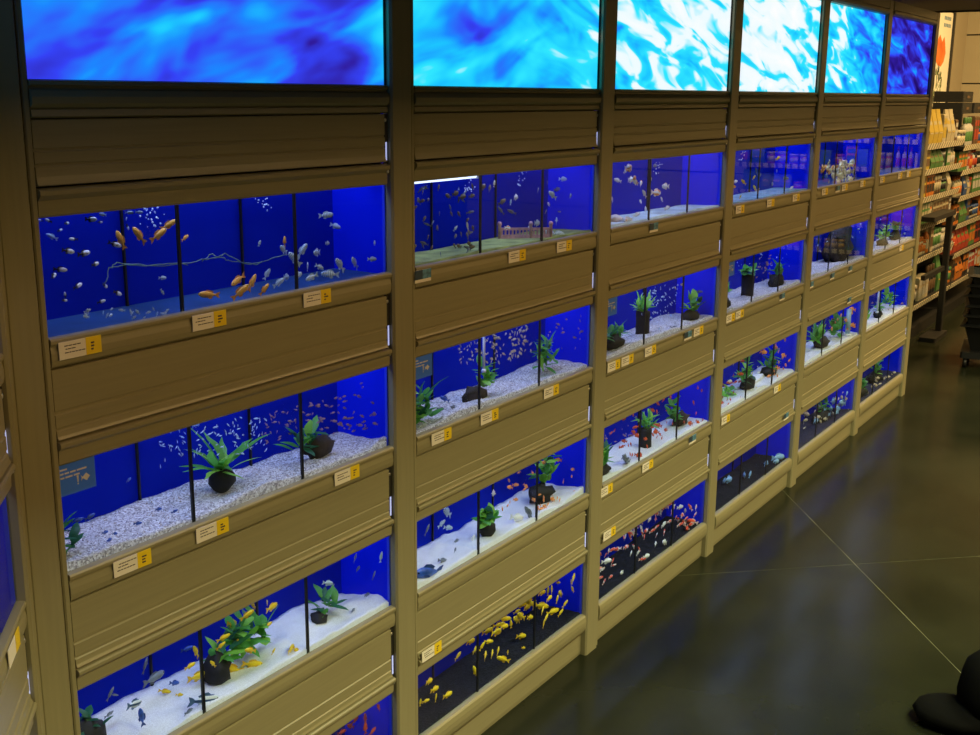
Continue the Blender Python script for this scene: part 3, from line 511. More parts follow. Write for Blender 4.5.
  'striped': [(2.519,.105,1.35,.0151,82),(2.649,.057,1.362,.0355,148),(2.742,.055,1.354,.0282,6),(2.769,.088,1.396,.0301,-4),(2.744,.098,1.284,.0352,15),(2.601,.021,1.266,.0401,-4),(2.63,.014,1.263,.0432,-5),(2.581,.036,1.273,.0301,-6),(2.548,.043,1.298,.0391,-4),(2.208,.061,1.314,.0163,43)],
  'goldwhite': [(2.472,.084,1.29,.0221,-5)]},
 (1, 1): {'tan': [(2.226,.032,1.034,.0186,144),(2.268,.087,1.004,.018,3),(2.356,.086,.963,.012,-90),(2.186,.031,1.042,.0139,-69),(2.216,.04,1.028,.0117,-149),(2.28,.076,.976,.0153,122),(2.386,.113,.958,.0103,61),(2.33,.072,.962,.0177,164),(2.199,.044,1.03,.0215,-22),(2.23,.04,1.023,.0121,-156),(2.258,.043,.992,.0187,164),(2.324,.048,1.029,.0135,-48),(2.324,.034,.976,.013,58),(2.31,.095,1.001,.0151,-172),(2.327,.096,1.014,.0132,99),(2.311,.083,.997,.0184,-41),(2.335,.038,1.012,.0149,-70),(2.354,.088,.994,.0153,148),(2.382,.065,1.008,.0178,-52),(2.346,.062,.968,.017,-40),(2.356,.09,.971,.0151,8),(2.342,.065,1.02,.019,-3),(2.324,.033,.984,.0247,-21),(2.26,.035,1.019,.018,161),(2.354,.118,.966,.0188,-25),(2.379,.112,1.004,.0113,45),(2.362,.093,.972,.0134,-63),(2.307,.106,.982,.0108,124),(2.36,.089,.976,.0124,-76),(2.28,.059,.997,.0094,-122),(2.31,.081,.989,.0104,73),(2.36,.068,.987,.0201,-6),(2.206,.043,.996,.011,85),(2.322,.043,1.033,.0112,63),(2.446,.109,.983,.0194,12),(2.311,.075,1.022,.0148,-62),(2.366,.091,.984,.0192,-171),(2.218,.053,1.0,.0158,-162),(2.294,.053,.973,.0139,-60),(2.264,.036,1.013,.0171,7),(2.344,.072,.99,.0228,-23),(2.458,.113,.976,.0173,10),(2.412,.111,.97,.024,-17),(2.294,.085,1.014,.0117,31),(2.429,.105,.999,.018,180),(2.5,.081,.964,.0275,170),(2.46,.095,.978,.0158,-55),(2.527,.06,.965,.0128,51),(2.338,.033,1.033,.0197,156),(2.444,.103,1.014,.0206,166),(2.458,.035,.975,.0291,-4),(2.456,.053,.993,.0214,11),(2.492,.113,.95,.015,94),(2.552,.111,.941,.015,53),(2.456,.065,.956,.0228,-165),(2.495,.072,1.016,.015,86),(2.494,.045,.99,.025,143),(2.423,.041,1.02,.024,-178),(2.542,.103,.998,.0163,79),(2.494,.1,1.01,.023,2),(2.596,.107,1.0,.0255,-169),(2.52,.097,.946,.0166,57),(2.445,.056,1.023,.0184,-29),(2.5,.045,1.008,.028,-178),(2.511,.072,.95,.0304,-9),(2.572,.1,1.013,.0161,30),(2.55,.071,1.015,.0291,4),(2.36,.039,.984,.0202,147),(2.552,.115,.935,.0157,-63),(2.572,.108,.971,.0256,-39),(2.531,.087,1.007,.0155,75),(2.634,.107,.958,.0206,-151),(2.484,.046,.966,.0251,157),(2.517,.05,1.03,.022,129),(2.503,.072,1.026,.0113,45),(2.436,.095,.97,.0114,-128),(2.462,.05,.992,.019,3),(2.483,.073,1.021,.0172,-54),(2.534,.08,1.015,.0316,169),(2.476,.109,.936,.0227,-49),(2.426,.044,.965,.012,-85),(2.455,.055,.966,.0192,-51),(2.496,.066,1.012,.017,50),(2.496,.04,.998,.0313,163),(2.544,.1,.943,.0168,-73),(2.452,.046,.98,.0247,-21),(2.462,.086,.988,.0127,45),(2.404,.072,1.0,.0196,165),(2.376,.053,.97,.01,84),(2.37,.048,.993,.0178,-52),(2.352,.038,1.015,.0231,175),(2.544,.116,.93,.0233,-47),(2.45,.098,1.006,.0216,13),(2.5,.054,1.008,.0194,125),(2.549,.112,.972,.0201,153),(2.496,.058,1.021,.0215,28),(2.506,.059,.972,.0198,135),(2.436,.084,1.011,.0251,157),(2.38,.033,.986,.018,146),(2.43,.088,1.012,.019,177),(2.501,.064,.998,.0226,-45),(2.552,.111,.984,.0245,12),(2.512,.033,.97,.0158,108),(2.454,.104,.952,.0193,-159),(2.454,.059,.97,.0214,-169)],
  'pink': [(2.743,.059,1.014,.0187,-16),(2.76,.025,.975,.0153,148),(2.642,.046,.946,.013,94),(2.759,.017,.96,.0206,166),(2.756,.021,1.026,.0125,-61),(2.736,.067,.988,.0214,-11),(2.74,.107,.948,.0235,168),(2.71,.092,.98,.0181,-6),(2.746,.073,.93,.0112,-63),(2.772,.014,.98,.0204,-169),(2.675,.076,.978,.0245,168),(2.714,.069,1.004,.0219,-24),(2.762,.018,.982,.0158,145),(2.742,.031,.966,.0199,162),(2.768,.03,1.01,.0148,-62),(2.767,.042,.93,.0128,39),(2.748,.023,.992,.0122,-55),(2.701,.091,.931,.0146,106),(2.748,.091,.923,.011,-95),(2.694,.076,.964,.0139,-159),(2.679,.053,1.002,.0193,159),(2.682,.035,.99,.023,-2)],
  'blue': [(2.178,.071,.908,.0331,151)],
  'grey': [(2.174,.042,.893,.0348,162),(2.22,.014,.88,.0295,156),(2.154,.063,.889,.0326,162)]},
 (1, 2): {'ember': [(2.524,.103,.598,.0186,-36),(2.472,.067,.601,.0238,158),(2.558,.103,.576,.0214,-11),(2.496,.054,.638,.0132,-171),(2.606,.099,.56,.0191,-43),(2.59,.093,.556,.0149,20),(2.492,.079,.552,.0112,-80),(2.498,.065,.559,.0218,-16),(2.394,.041,.57,.0186,-54),(2.502,.092,.535,.0161,173),(2.574,.059,.615,.0134,-63),(2.633,.083,.596,.01,84),(2.546,.041,.55,.0228,-23),(2.576,.037,.555,.0132,9),(2.608,.042,.538,.0222,-36),(2.588,.026,.52,.0228,151),(2.612,.044,.528,.0155,-75),(2.593,.043,.519,.0164,-38),(2.683,.06,.522,.0134,117),(2.641,.032,.524,.0273,152),(2.654,.025,.524,.0144,34),(2.662,.022,.516,.0142,39),(2.762,.037,.577,.0206,166),(2.762,.04,.556,.0212,172),(2.764,.068,.535,.0139,-120),(2.67,.044,.624,.013,122),(2.756,.082,.599,.0253,162),(2.629,.056,.63,.0253,162),(2.747,.023,.517,.01,90),(2.543,.032,.55,.0219,137),(2.568,.021,.518,.0266,-20),(2.611,.029,.52,.0128,-141),(2.572,.04,.52,.0175,121)],
  'blue': [(2.046,.026,.52,.1019,166)],
  'striped': [(2.221,.094,.602,.0486,143),(2.198,.095,.579,.0301,21),(2.242,.106,.552,.0307,-19)],
  'grey': [(2.066,.043,.617,.0297,45),(2.498,.014,.511,.0618,129),(2.21,.059,.538,.0337,-12),(2.133,.046,.516,.0414,-20),(2.176,.039,.53,.028,0)],
  'white': [(2.406,.077,.602,.0408,-17),(2.541,.07,.563,.012,90),(2.455,.034,.528,.0481,-17),(2.278,.055,.522,.0221,72)],
  'big': [(2.268,.014,.509,.0446,-16)]},
 (1, 3): {'yellow': [(2.125,.082,.186,.0437,-16),(2.136,.073,.162,.042,-12),(2.077,.057,.162,.0251,-5),(2.046,.051,.174,.0192,81),(2.126,.062,.146,.0218,74),(2.143,.038,.154,.0426,-9),(2.237,.072,.21,.0313,17),(2.327,.093,.208,.0475,-15),(2.328,.079,.188,.0371,5),(2.319,.052,.208,.0256,51),(2.342,.046,.214,.0335,-17),(2.337,.053,.174,.0332,16),(2.402,.074,.144,.0292,31),(2.418,.065,.148,.0292,31),(2.388,.025,.148,.0443,152),(2.425,.038,.15,.013,90),(2.296,.058,.142,.0364,111),(2.399,.087,.21,.0481,-4),(2.386,.05,.222,.0576,-17),(2.412,.059,.23,.0391,-4),(2.395,.031,.24,.0396,-16),(2.414,.043,.251,.0428,-11),(2.488,.068,.199,.024,92),(2.536,.079,.191,.0539,149),(2.55,.073,.197,.0516,144),(2.57,.056,.19,.0396,-21),(2.535,.063,.145,.044,-17),(2.477,.02,.146,.0197,-24),(2.496,.041,.26,.041,-3),(2.528,.035,.26,.0533,150),(2.622,.098,.19,.051,-16),(2.667,.099,.176,.0488,-11),(2.646,.094,.192,.0292,31),(2.66,.072,.186,.0548,-21),(2.632,.052,.188,.0278,30),(2.624,.036,.171,.0322,30),(2.633,.048,.147,.0256,51),(2.68,.046,.167,.048,0),(2.716,.04,.151,.0287,29),(2.74,.039,.17,.027,39),(2.74,.055,.198,.0505,146),(2.694,.04,.202,.0253,72),(2.66,.047,.216,.0391,-4),(2.68,.051,.232,.0285,72),(2.738,.096,.196,.0272,84),(2.608,.041,.254,.0416,-10),(2.778,.014,.247,.0356,38),(2.763,.033,.23,.021,93),(2.766,.029,.209,.0256,121),(2.739,.063,.231,.0212,-19),(2.485,.048,.243,.0228,15),(2.053,.067,.145,.0136,73)]},
 (2, 0): {'goldwhite': [(3.144,.093,1.398,.0214,37),(3.04,.033,1.417,.0332,7),(3.077,.046,1.408,.0332,-173),(3.162,.084,1.372,.041,1),(3.108,.046,1.38,.0335,17),(3.116,.044,1.368,.0314,158),(3.239,.087,1.356,.03,37),(3.318,.072,1.324,.0481,-4),(3.388,.072,1.339,.041,177),(3.016,.023,1.268,.0392,-174)],
  'white': [(3.088,.09,1.374,.0285,162),(3.16,.036,1.333,.0291,131),(2.954,.037,1.33,.02,127),(3.272,.101,1.298,.0251,157),(3.32,.106,1.268,.0231,95),(3.282,.035,1.308,.017,118),(3.405,.072,1.27,.0304,9),(3.25,.057,1.37,.01,96),(3.126,.043,1.272,.0335,10),(3.036,.014,1.267,.038,0)],
  'grey': [(3.224,.035,1.413,.0391,-3)]},
 (2, 1): {'neon': [(3.488,.105,.916,.0091,84),(3.37,.092,.963,.0206,-29),(3.231,.061,.95,.0201,-27),(3.562,.092,.998,.031,165),(3.306,.069,.982,.009,-90),(3.243,.047,1.021,.0144,-34),(3.472,.061,.96,.0142,141),(3.215,.046,.951,.01,127),(3.369,.033,.99,.015,-37),(3.425,.036,.988,.0202,9),(3.318,.064,1.018,.0228,-23),(3.423,.07,.946,.01,-143),(3.346,.074,.98,.0117,70),(3.417,.043,1.014,.0187,-164),(3.388,.081,.972,.0202,171),(3.432,.113,.986,.0175,156),(3.362,.054,.991,.025,180),(3.46,.079,.944,.01,-96),(3.412,.115,.981,.0108,-146),(3.223,.05,1.017,.0247,166),(3.313,.071,.928,.019,18),(3.278,.031,.953,.0204,11),(3.332,.072,.968,.0166,-25),(3.394,.111,.968,.0142,141),(3.518,.11,.913,.01,84),(3.488,.061,.999,.0215,-28),(3.46,.104,.961,.017,-45),(3.358,.119,.98,.0216,-13),(3.356,.097,.972,.0166,-155),(3.206,.051,1.022,.0144,34),(3.282,.081,.999,.008,-90),(3.254,.064,.93,.017,-40),(3.248,.036,.941,.017,180),(3.34,.112,.902,.022,-177),(3.556,.111,.931,.0177,137),(3.291,.074,.958,.0146,16),(3.398,.119,.984,.0202,-33),(3.268,.039,1.024,.0222,-8),(3.436,.077,.988,.0177,133),(3.448,.044,.992,.0179,153),(3.492,.109,.964,.013,23),(3.25,.045,1.0,.0148,-152),(3.434,.077,.968,.02,177),(3.44,.094,.917,.0095,-72),(3.46,.093,.974,.011,-95),(3.576,.118,.891,.029,178),(3.375,.103,.981,.01,-96),(3.296,.066,1.019,.0104,-73),(3.383,.114,.922,.0108,34),(3.447,.098,.927,.0128,129),(3.409,.042,.966,.0201,-27),(3.34,.052,1.02,.012,-90),(3.281,.059,.998,.0209,-17),(3.536,.108,.987,.0208,-35),(3.242,.044,.998,.0099,-135),(3.344,.099,.917,.0216,167),(3.275,.045,.951,.0216,146),(3.482,.075,.907,.0158,35),(3.616,.12,.924,.008,90),(3.423,.11,1.007,.0114,52),(3.321,.068,1.007,.0247,166),(3.442,.08,.984,.0108,-68),(3.372,.079,.959,.0152,23),(3.32,.051,.976,.024,163),(3.32,.063,.946,.015,127),(3.196,.043,.978,.0188,-25),(3.46,.075,.922,.0135,-42),(3.24,.071,.972,.0081,83),(3.19,.043,.961,.015,127),(3.313,.04,1.03,.0092,-77),(3.38,.107,1.002,.0187,-16),(3.406,.111,.978,.0166,147),(3.485,.103,1.007,.0106,-139),(3.366,.079,.936,.0247,166),(3.395,.057,.94,.012,-48),(3.338,.05,.891,.0275,-10)],
  'tan': [(3.458,.054,1.006,.036,0),(3.467,.035,1.018,.0322,-7)],
  'grey': [(3.653,.051,.968,.0344,-8),(3.398,.014,.887,.0385,-9)]},
 (2, 2): {'red': [(3.034,.056,.615,.0166,25),(3.124,.09,.596,.0117,-121),(3.064,.041,.566,.0264,-29),(3.161,.078,.536,.0204,-169),(3.113,.035,.56,.0126,-72),(3.182,.06,.541,.0149,110),(3.132,.037,.526,.0191,-47),(3.149,.038,.518,.0242,7),(3.165,.016,.516,.0348,-18),(3.178,.014,.515,.0171,111),(3.153,.039,.593,.0279,-21),(3.218,.104,.609,.027,0),(3.242,.084,.62,.0262,173),(3.243,.07,.554,.0322,-30),(3.388,.086,.603,.0269,-31),(3.336,.045,.615,.0153,101),(3.44,.09,.613,.022,141),(3.408,.056,.637,.0158,35),(3.564,.099,.607,.033,178),(3.559,.093,.595,.0241,5),(3.544,.097,.567,.0262,-173),(3.616,.107,.544,.0133,-103),(3.403,.067,.549,.0368,158),(3.417,.094,.536,.0206,-166),(3.422,.087,.526,.0327,-23),(3.375,.062,.534,.0345,163),(3.308,.043,.545,.0213,-41),(3.294,.044,.529,.0164,-142),(3.372,.057,.519,.012,-138),(3.382,.044,.516,.0132,-99),(3.418,.045,.559,.0141,45),(3.506,.063,.534,.0153,-122),(3.548,.074,.554,.0194,-55),(3.436,.055,.528,.0304,163),(3.56,.044,.526,.0311,-4),(3.574,.026,.522,.0389,162),(3.631,.014,.514,.0278,-38),(3.646,.037,.54,.0122,81),(3.66,.014,.62,.029,0),(3.634,.031,.636,.03,-26),(3.662,.055,.572,.0211,121),(3.689,.014,.513,.0179,27),(3.612,.058,.524,.0149,70),(3.234,.027,.526,.0166,115),(3.282,.038,.577,.018,19),(3.35,.058,.568,.0345,158),(3.237,.11,.529,.0272,163),(3.18,.044,.601,.0241,-175),(3.242,.038,.548,.0266,-20),(3.388,.053,.524,.0177,133)],
  'grey': [(3.088,.021,.521,.0868,153),(3.098,.014,.51,.0677,161)],
  'pink': [(3.283,.112,.534,.018,3),(3.166,.106,.546,.0191,174),(3.118,.051,.587,.0215,-28),(3.119,.103,.582,.0098,66),(3.124,.098,.546,.0086,54),(2.988,.052,.619,.0151,172),(3.184,.087,.567,.0197,150),(3.072,.092,.587,.0122,-55),(3.205,.083,.593,.018,-19),(3.195,.051,.63,.015,143),(3.058,.074,.606,.014,4),(3.064,.088,.585,.0206,-14),(3.175,.075,.575,.0201,-27),(3.16,.049,.578,.0212,161),(3.111,.087,.596,.0204,-11),(3.114,.061,.572,.0099,-135),(3.151,.077,.595,.0124,14),(3.11,.095,.591,.016,-4),(3.237,.083,.568,.0099,45),(3.231,.093,.552,.0146,16)]},
 (2, 3): {'koi': [(3.559,.082,.222,.0404,9),(3.436,.043,.26,.0519,155),(3.6,.087,.19,.0272,6),(3.33,.031,.262,.0177,47),(3.361,.038,.258,.0398,155),(3.451,.085,.198,.0341,-3),(3.404,.036,.264,.0262,47),(3.585,.045,.18,.0526,-9),(3.546,.051,.183,.017,45),(3.532,.037,.179,.0378,127),(3.634,.036,.197,.035,127),(3.665,.026,.19,.0286,25),(3.648,.021,.168,.0219,47),(3.643,.045,.139,.0506,-9),(3.614,.017,.143,.0416,170),(3.672,.014,.13,.0595,155),(3.6,.014,.132,.0598,170),(3.6,.042,.145,.0378,127),(3.481,.045,.19,.0361,-3),(3.495,.1,.153,.0268,27),(3.414,.078,.17,.0344,8),(3.44,.074,.147,.0184,45),(3.478,.063,.147,.0248,47),(3.253,.046,.262,.0288,124),(3.382,.086,.18,.0446,171),(3.264,.072,.217,.033,125),(3.217,.064,.226,.0425,153),(3.165,.042,.238,.0258,126),(3.106,.035,.256,.0263,9),(3.355,.08,.167,.0205,47),(3.266,.047,.218,.0366,125),(3.258,.066,.23,.0237,28),(3.162,.083,.188,.0436,171),(3.014,.041,.241,.0213,49),(3.073,.06,.22,.0326,11),(3.077,.083,.196,.0197,30),(3.088,.063,.176,.0227,49),(3.121,.075,.148,.0222,8),(3.103,.085,.172,.0365,171),(3.05,.091,.204,.0465,-9),(2.955,.037,.205,.0335,170),(3.03,.039,.15,.0321,-5),(2.974,.033,.155,.0213,49),(3.004,.061,.151,.0291,-4),(3.214,.079,.178,.0426,-9),(3.205,.045,.188,.0294,125),(3.232,.027,.142,.0406,-10),(3.252,.049,.165,.0239,123),(3.601,.091,.177,.0277,26),(3.564,.042,.153,.0342,7),(3.596,.034,.167,.0233,25)],
  'white': [(3.383,.037,.256,.0336,127),(3.648,.081,.184,.0383,-7),(3.639,.057,.176,.0336,127),(3.424,.042,.198,.0373,8),(3.283,.031,.263,.0361,-3),(3.261,.049,.237,.0244,125),(3.114,.034,.257,.0251,29),(3.214,.07,.237,.0501,154),(3.074,.077,.178,.0431,-4),(3.027,.067,.169,.0206,29),(3.096,.033,.142,.0326,169),(3.21,.058,.162,.0237,28),(3.262,.057,.147,.0227,49),(3.252,.022,.146,.0391,-4),(3.353,.037,.152,.0303,8),(3.396,.023,.147,.0452,155),(3.53,.054,.228,.0184,45)]},
 (3, 0): {'orange': [(3.867,.035,1.311,.0321,-4)],
  'yellow': [(3.982,.041,1.32,.0297,147),(4.261,.107,1.318,.0205,47),(4.262,.101,1.278,.0344,144),(3.972,.046,1.268,.0175,59),(4.256,.083,1.273,.0168,73),(4.436,.08,1.384,.0371,14)],
  'grey': [(4.284,.107,1.34,.0375,132),(4.148,.041,1.335,.0225,32),(4.418,.078,1.412,.018,124),(4.252,.03,1.297,.0471,4),(4.409,.033,1.31,.0451,-4)],
  'white': [(3.981,.071,1.32,.0283,8),(4.426,.077,1.336,.0124,104),(4.478,.032,1.269,.0242,30)]},
 (3, 1): {'pink': [(4.322,.054,.982,.0393,-7),(4.272,.091,.98,.0243,-171),(4.412,.073,.971,.0332,-7),(4.27,.068,1.009,.0301,4),(4.178,.033,1.004,.01,96),(4.356,.05,.986,.0266,-20),(4.422,.082,.992,.0232,-173),(4.37,.077,.96,.0282,153),(4.31,.083,.971,.0273,172),(4.437,.116,.948,.0201,-153),(4.227,.059,.944,.0179,-153),(4.44,.11,.93,.0221,-175),(4.366,.12,.956,.0275,10),(4.492,.112,.962,.0332,-7),(4.261,.031,1.002,.0172,-36),(4.424,.075,.897,.0311,-4),(4.31,.106,.945,.0172,-144),(4.466,.113,.946,.0361,-14),(4.337,.048,.962,.0304,-9),(4.531,.108,.91,.0279,-21),(4.347,.07,.954,.0187,-164),(4.393,.083,.98,.0328,-12),(4.419,.078,1.005,.019,-162),(4.342,.077,.917,.0269,165),(4.323,.082,.97,.0246,153),(4.438,.084,.93,.0307,161)],
  'neon': [(4.376,.062,.959,.018,146),(4.166,.068,1.002,.0177,164),(4.068,.049,1.042,.0139,21),(4.498,.054,.988,.0099,-135),(4.114,.068,.982,.0156,-45),(4.532,.051,.999,.0085,111),(4.203,.113,.965,.0242,156),(4.36,.094,1.004,.0099,-135),(4.038,.062,1.011,.012,-48),(4.405,.047,1.001,.0251,175),(4.541,.113,.948,.0163,11),(4.022,.062,1.024,.024,0),(4.552,.058,1.032,.0142,141),(4.561,.047,.948,.012,132),(4.262,.059,1.027,.0238,158),(4.098,.075,1.006,.0081,83)]},
 (3, 2): {'ember': [(4.28,.032,.644,.041,-13),(4.426,.044,.64,.0189,-58),(4.488,.056,.635,.0175,-149),(4.534,.071,.612,.0459,-16),(4.482,.04,.609,.0197,-150),(4.585,.047,.575,.0383,160),(4.542,.042,.573,.0383,-15),(4.48,.054,.576,.0219,-47),(4.53,.053,.551,.0311,4),(4.556,.031,.538,.0292,149),(4.574,.022,.557,.0192,-141),(4.484,.077,.565,.0365,171),(4.501,.049,.534,.0434,172),(4.462,.047,.53,.0336,150),(4.582,.049,.516,.0166,-65),(4.422,.03,.526,.0148,-152),(4.539,.036,.648,.0449,-12),(4.412,.05,.518,.0272,-174),(4.428,.02,.521,.0234,-50)],
  'red': [(4.065,.1,.544,.0256,-31),(4.072,.085,.556,.0313,173),(4.109,.091,.532,.0206,14),(4.036,.057,.596,.0206,-39),(3.989,.077,.518,.0241,5),(3.938,.039,.526,.0112,-117),(3.966,.036,.518,.0172,126),(3.851,.014,.512,.0191,-47),(4.032,.014,.516,.0196,-165),(3.899,.043,.521,.0306,169),(3.912,.014,.514,.032,166),(4.018,.046,.532,.0178,128),(4.114,.059,.585,.0326,-11),(4.058,.032,.65,.029,178),(4.212,.096,.528,.0342,-15),(4.096,.071,.555,.0224,10)],
  'white': [(4.422,.098,.523,.03,0),(4.296,.057,.576,.0112,100),(4.32,.101,.531,.0143,25),(4.502,.095,.52,.0149,42),(3.941,.033,.596,.0265,-11),(4.095,.082,.624,.012,42)],
  'yellow': [(4.19,.014,.516,.0158,72),(4.332,.092,.538,.017,28)]},
 (3, 3): {'paleblue': [(4.574,.029,.139,.0711,-3),(4.427,.043,.146,.0605,-8),(4.262,.049,.142,.0297,70),(4.24,.064,.143,.0529,-15),(4.136,.108,.14,.041,-3),(4.13,.089,.15,.0665,-12),(4.492,.014,.142,.0548,-15)]},
 (4, 0): {'pale': [(5.106,.059,1.28,.0505,-172),(5.432,.071,1.312,.0584,173),(5.45,.071,1.281,.0751,-3),(5.328,.091,1.33,.0614,-7),(5.024,.036,1.292,.0455,-171),(5.139,.014,1.252,.0255,26),(5.248,.014,1.255,.063,180),(5.183,.042,1.314,.034,28),(5.116,.087,1.318,.0411,-162),(5.04,.05,1.304,.0352,145),(5.214,.065,1.333,.0554,-17),(5.436,.108,1.308,.0566,163),(5.321,.078,1.294,.0626,-8),(5.246,.082,1.286,.051,2),(5.154,.086,1.3,.0277,26),(5.291,.067,1.33,.0418,163),(5.058,.014,1.262,.0336,157),(5.13,.09,1.304,.0358,157),(5.158,.038,1.288,.0264,25),(5.159,.054,1.289,.0515,8),(4.932,.031,1.34,.0372,156),(5.376,.061,1.29,.0311,147),(5.174,.014,1.255,.0306,-38),(5.211,.084,1.3,.0502,6),(5.052,.014,1.253,.0163,79),(5.251,.033,1.321,.0393,15),(5.175,.048,1.289,.0355,-32),(5.244,.049,1.276,.0192,81),(5.063,.014,1.258,.054,180),(5.22,.045,1.289,.0461,-24),(5.258,.087,1.3,.0206,-76),(5.094,.067,1.311,.046,-178),(5.246,.014,1.248,.0722,175),(5.224,.057,1.324,.0488,165),(5.15,.047,1.281,.0638,-9),(5.472,.082,1.322,.0679,171),(5.238,.058,1.268,.065,-179),(5.406,.076,1.282,.0572,-175),(5.142,.092,1.34,.0331,155),(5.166,.074,1.308,.0173,80),(5.326,.058,1.266,.0357,11),(5.423,.097,1.303,.058,-178),(5.252,.072,1.32,.0377,-22),(5.188,.057,1.32,.0691,178),(5.226,.091,1.31,.0364,16),(5.162,.014,1.253,.0219,-133),(5.159,.035,1.316,.0482,-5),(5.363,.06,1.326,.0603,6),(5.369,.086,1.325,.0506,162),(5.239,.014,1.264,.0545,7),(4.922,.017,1.268,.0161,-97),(5.169,.05,1.304,.0295,28),(5.029,.065,1.286,.053,-11),(5.194,.062,1.296,.0649,170),(5.25,.032,1.313,.0216,124)],
  'orange': [(5.186,.089,1.31,.0269,-45),(5.028,.041,1.326,.0227,41),(5.164,.063,1.318,.0326,-153),(4.909,.05,1.33,.0532,-175),(4.88,.044,1.313,.057,0),(5.139,.089,1.3,.0591,-3),(5.126,.106,1.316,.0444,14),(5.015,.072,1.316,.0208,125),(4.933,.059,1.322,.018,-90),(5.118,.075,1.3,.0206,-76),(5.248,.094,1.301,.0516,-9),(4.904,.044,1.312,.0248,40),(5.034,.054,1.298,.0379,-168),(5.268,.103,1.296,.017,-87)]},
 (4, 1): {'neon': [(5.412,.039,.984,.032,-2),(5.342,.103,.923,.0352,-15),(5.498,.085,.897,.0233,-170),(5.479,.034,1.016,.0344,-8),(5.486,.029,1.0,.0233,25),(4.994,.069,.987,.037,-19),(5.446,.072,.909,.0141,-45),(5.48,.027,1.038,.039,179),(5.074,.082,.952,.0222,-36),(5.328,.038,.974,.0201,27),(5.438,.062,1.011,.043,1),(5.162,.115,.94,.0304,-17),(5.512,.072,.977,.022,141),(5.025,.041,1.002,.0171,21)]},
 (4, 2): {'ember': [(5.19,.037,.585,.0411,162),(5.498,.024,.556,.0462,175),(5.308,.059,.593,.0348,162),(5.474,.023,.635,.0461,167),(5.507,.021,.548,.0282,-23),(5.412,.057,.598,.0117,-70),(5.483,.114,.554,.0311,-6),(5.442,.039,.542,.0418,159),(5.474,.03,.541,.0117,-59),(5.35,.047,.623,.0371,3),(5.458,.033,.621,.0392,-19),(5.3,.045,.61,.0351,160),(5.288,.033,.625,.015,127),(5.422,.042,.589,.0456,-15),(5.412,.097,.585,.0342,-21),(5.36,.068,.584,.0351,-20),(5.408,.111,.553,.0102,-101),(5.468,.034,.629,.0196,-165)],
  'neon': [(5.171,.07,.6,.0155,-165),(5.138,.09,.603,.024,-17),(5.479,.052,.534,.0106,41),(5.41,.079,.578,.0301,176),(5.444,.052,.54,.0085,69),(5.139,.092,.554,.0252,173),(5.361,.085,.6,.0291,164),(5.396,.07,.562,.0279,-15),(5.015,.039,.637,.022,0),(5.451,.046,.54,.0219,-24)]},
 (4, 3): {'tan': [(5.199,.057,.156,.0146,74),(5.485,.047,.152,.0297,132),(5.526,.014,.13,.0233,-65),(5.294,.066,.148,.0895,-18),(5.488,.033,.198,.0455,-40),(5.212,.094,.18,.0256,59),(5.372,.055,.14,.0692,169),(5.484,.028,.19,.055,-1),(5.449,.04,.206,.0643,-21),(5.138,.04,.156,.0497,155),(5.156,.063,.17,.063,-1),(5.414,.045,.204,.047,1),(5.473,.058,.159,.0623,-6),(5.289,.096,.184,.0535,-21),(4.996,.075,.175,.0354,133),(5.002,.072,.154,.0288,-160),(4.942,.053,.208,.0379,12),(5.125,.041,.164,.0439,-43),(5.244,.05,.143,.059,169),(4.972,.059,.2,.0536,-9),(5.451,.07,.19,.0861,-13),(5.482,.046,.221,.0208,35),(5.284,.096,.186,.0461,13),(5.143,.039,.156,.0213,-139),(5.058,.088,.204,.0782,-16),(5.376,.089,.146,.035,143)],
  'paleblue': [(5.334,.041,.215,.0226,103),(5.308,.06,.148,.0656,172),(5.34,.057,.166,.0645,150),(5.42,.047,.138,.0425,-41),(5.398,.039,.144,.0275,123),(5.338,.03,.154,.0414,8),(5.486,.027,.218,.0392,19),(5.498,.041,.172,.0728,164),(5.432,.075,.185,.0787,-18),(5.276,.112,.14,.0297,33),(5.467,.057,.142,.0759,162),(5.098,.051,.169,.0607,-9),(5.324,.092,.162,.0653,155),(5.298,.072,.17,.0885,-18)]},
 (5, 1): {'neon': [(5.924,.041,.938,.0305,157),(6.219,.08,.906,.0305,-23),(6.373,.064,.963,.0277,-167),(6.312,.036,1.005,.0382,6),(6.136,.062,.909,.0483,167),(6.376,.055,1.022,.0175,-66),(6.089,.095,1.004,.0193,21),(6.42,.067,.896,.054,-179),(6.433,.076,.921,.0197,120),(6.282,.093,.96,.0202,20),(6.068,.042,.986,.0277,-167),(6.111,.044,.965,.014,86),(6.406,.041,.907,.0556,172),(6.096,.062,.929,.0318,156)]},
 (5, 2): {'pink': [(6.272,.085,.546,.0095,-72),(6.262,.037,.578,.0103,61),(6.091,.086,.52,.0273,-28),(6.166,.039,.56,.026,-178),(5.926,.065,.542,.0076,67),(5.988,.052,.591,.0224,-27),(6.309,.066,.581,.0398,162),(6.214,.036,.61,.0273,-24),(6.396,.021,.526,.0231,-175),(6.244,.055,.607,.0114,-128),(6.04,.03,.548,.0252,146),(6.144,.113,.56,.0381,-3),(6.116,.071,.612,.0166,25),(6.43,.021,.526,.0436,171),(6.449,.014,.554,.0209,17),(6.194,.054,.534,.0091,96),(6.196,.04,.524,.0282,-174),(6.132,.076,.534,.0361,-5),(6.232,.027,.524,.032,160),(6.142,.032,.627,.0164,-38)]},
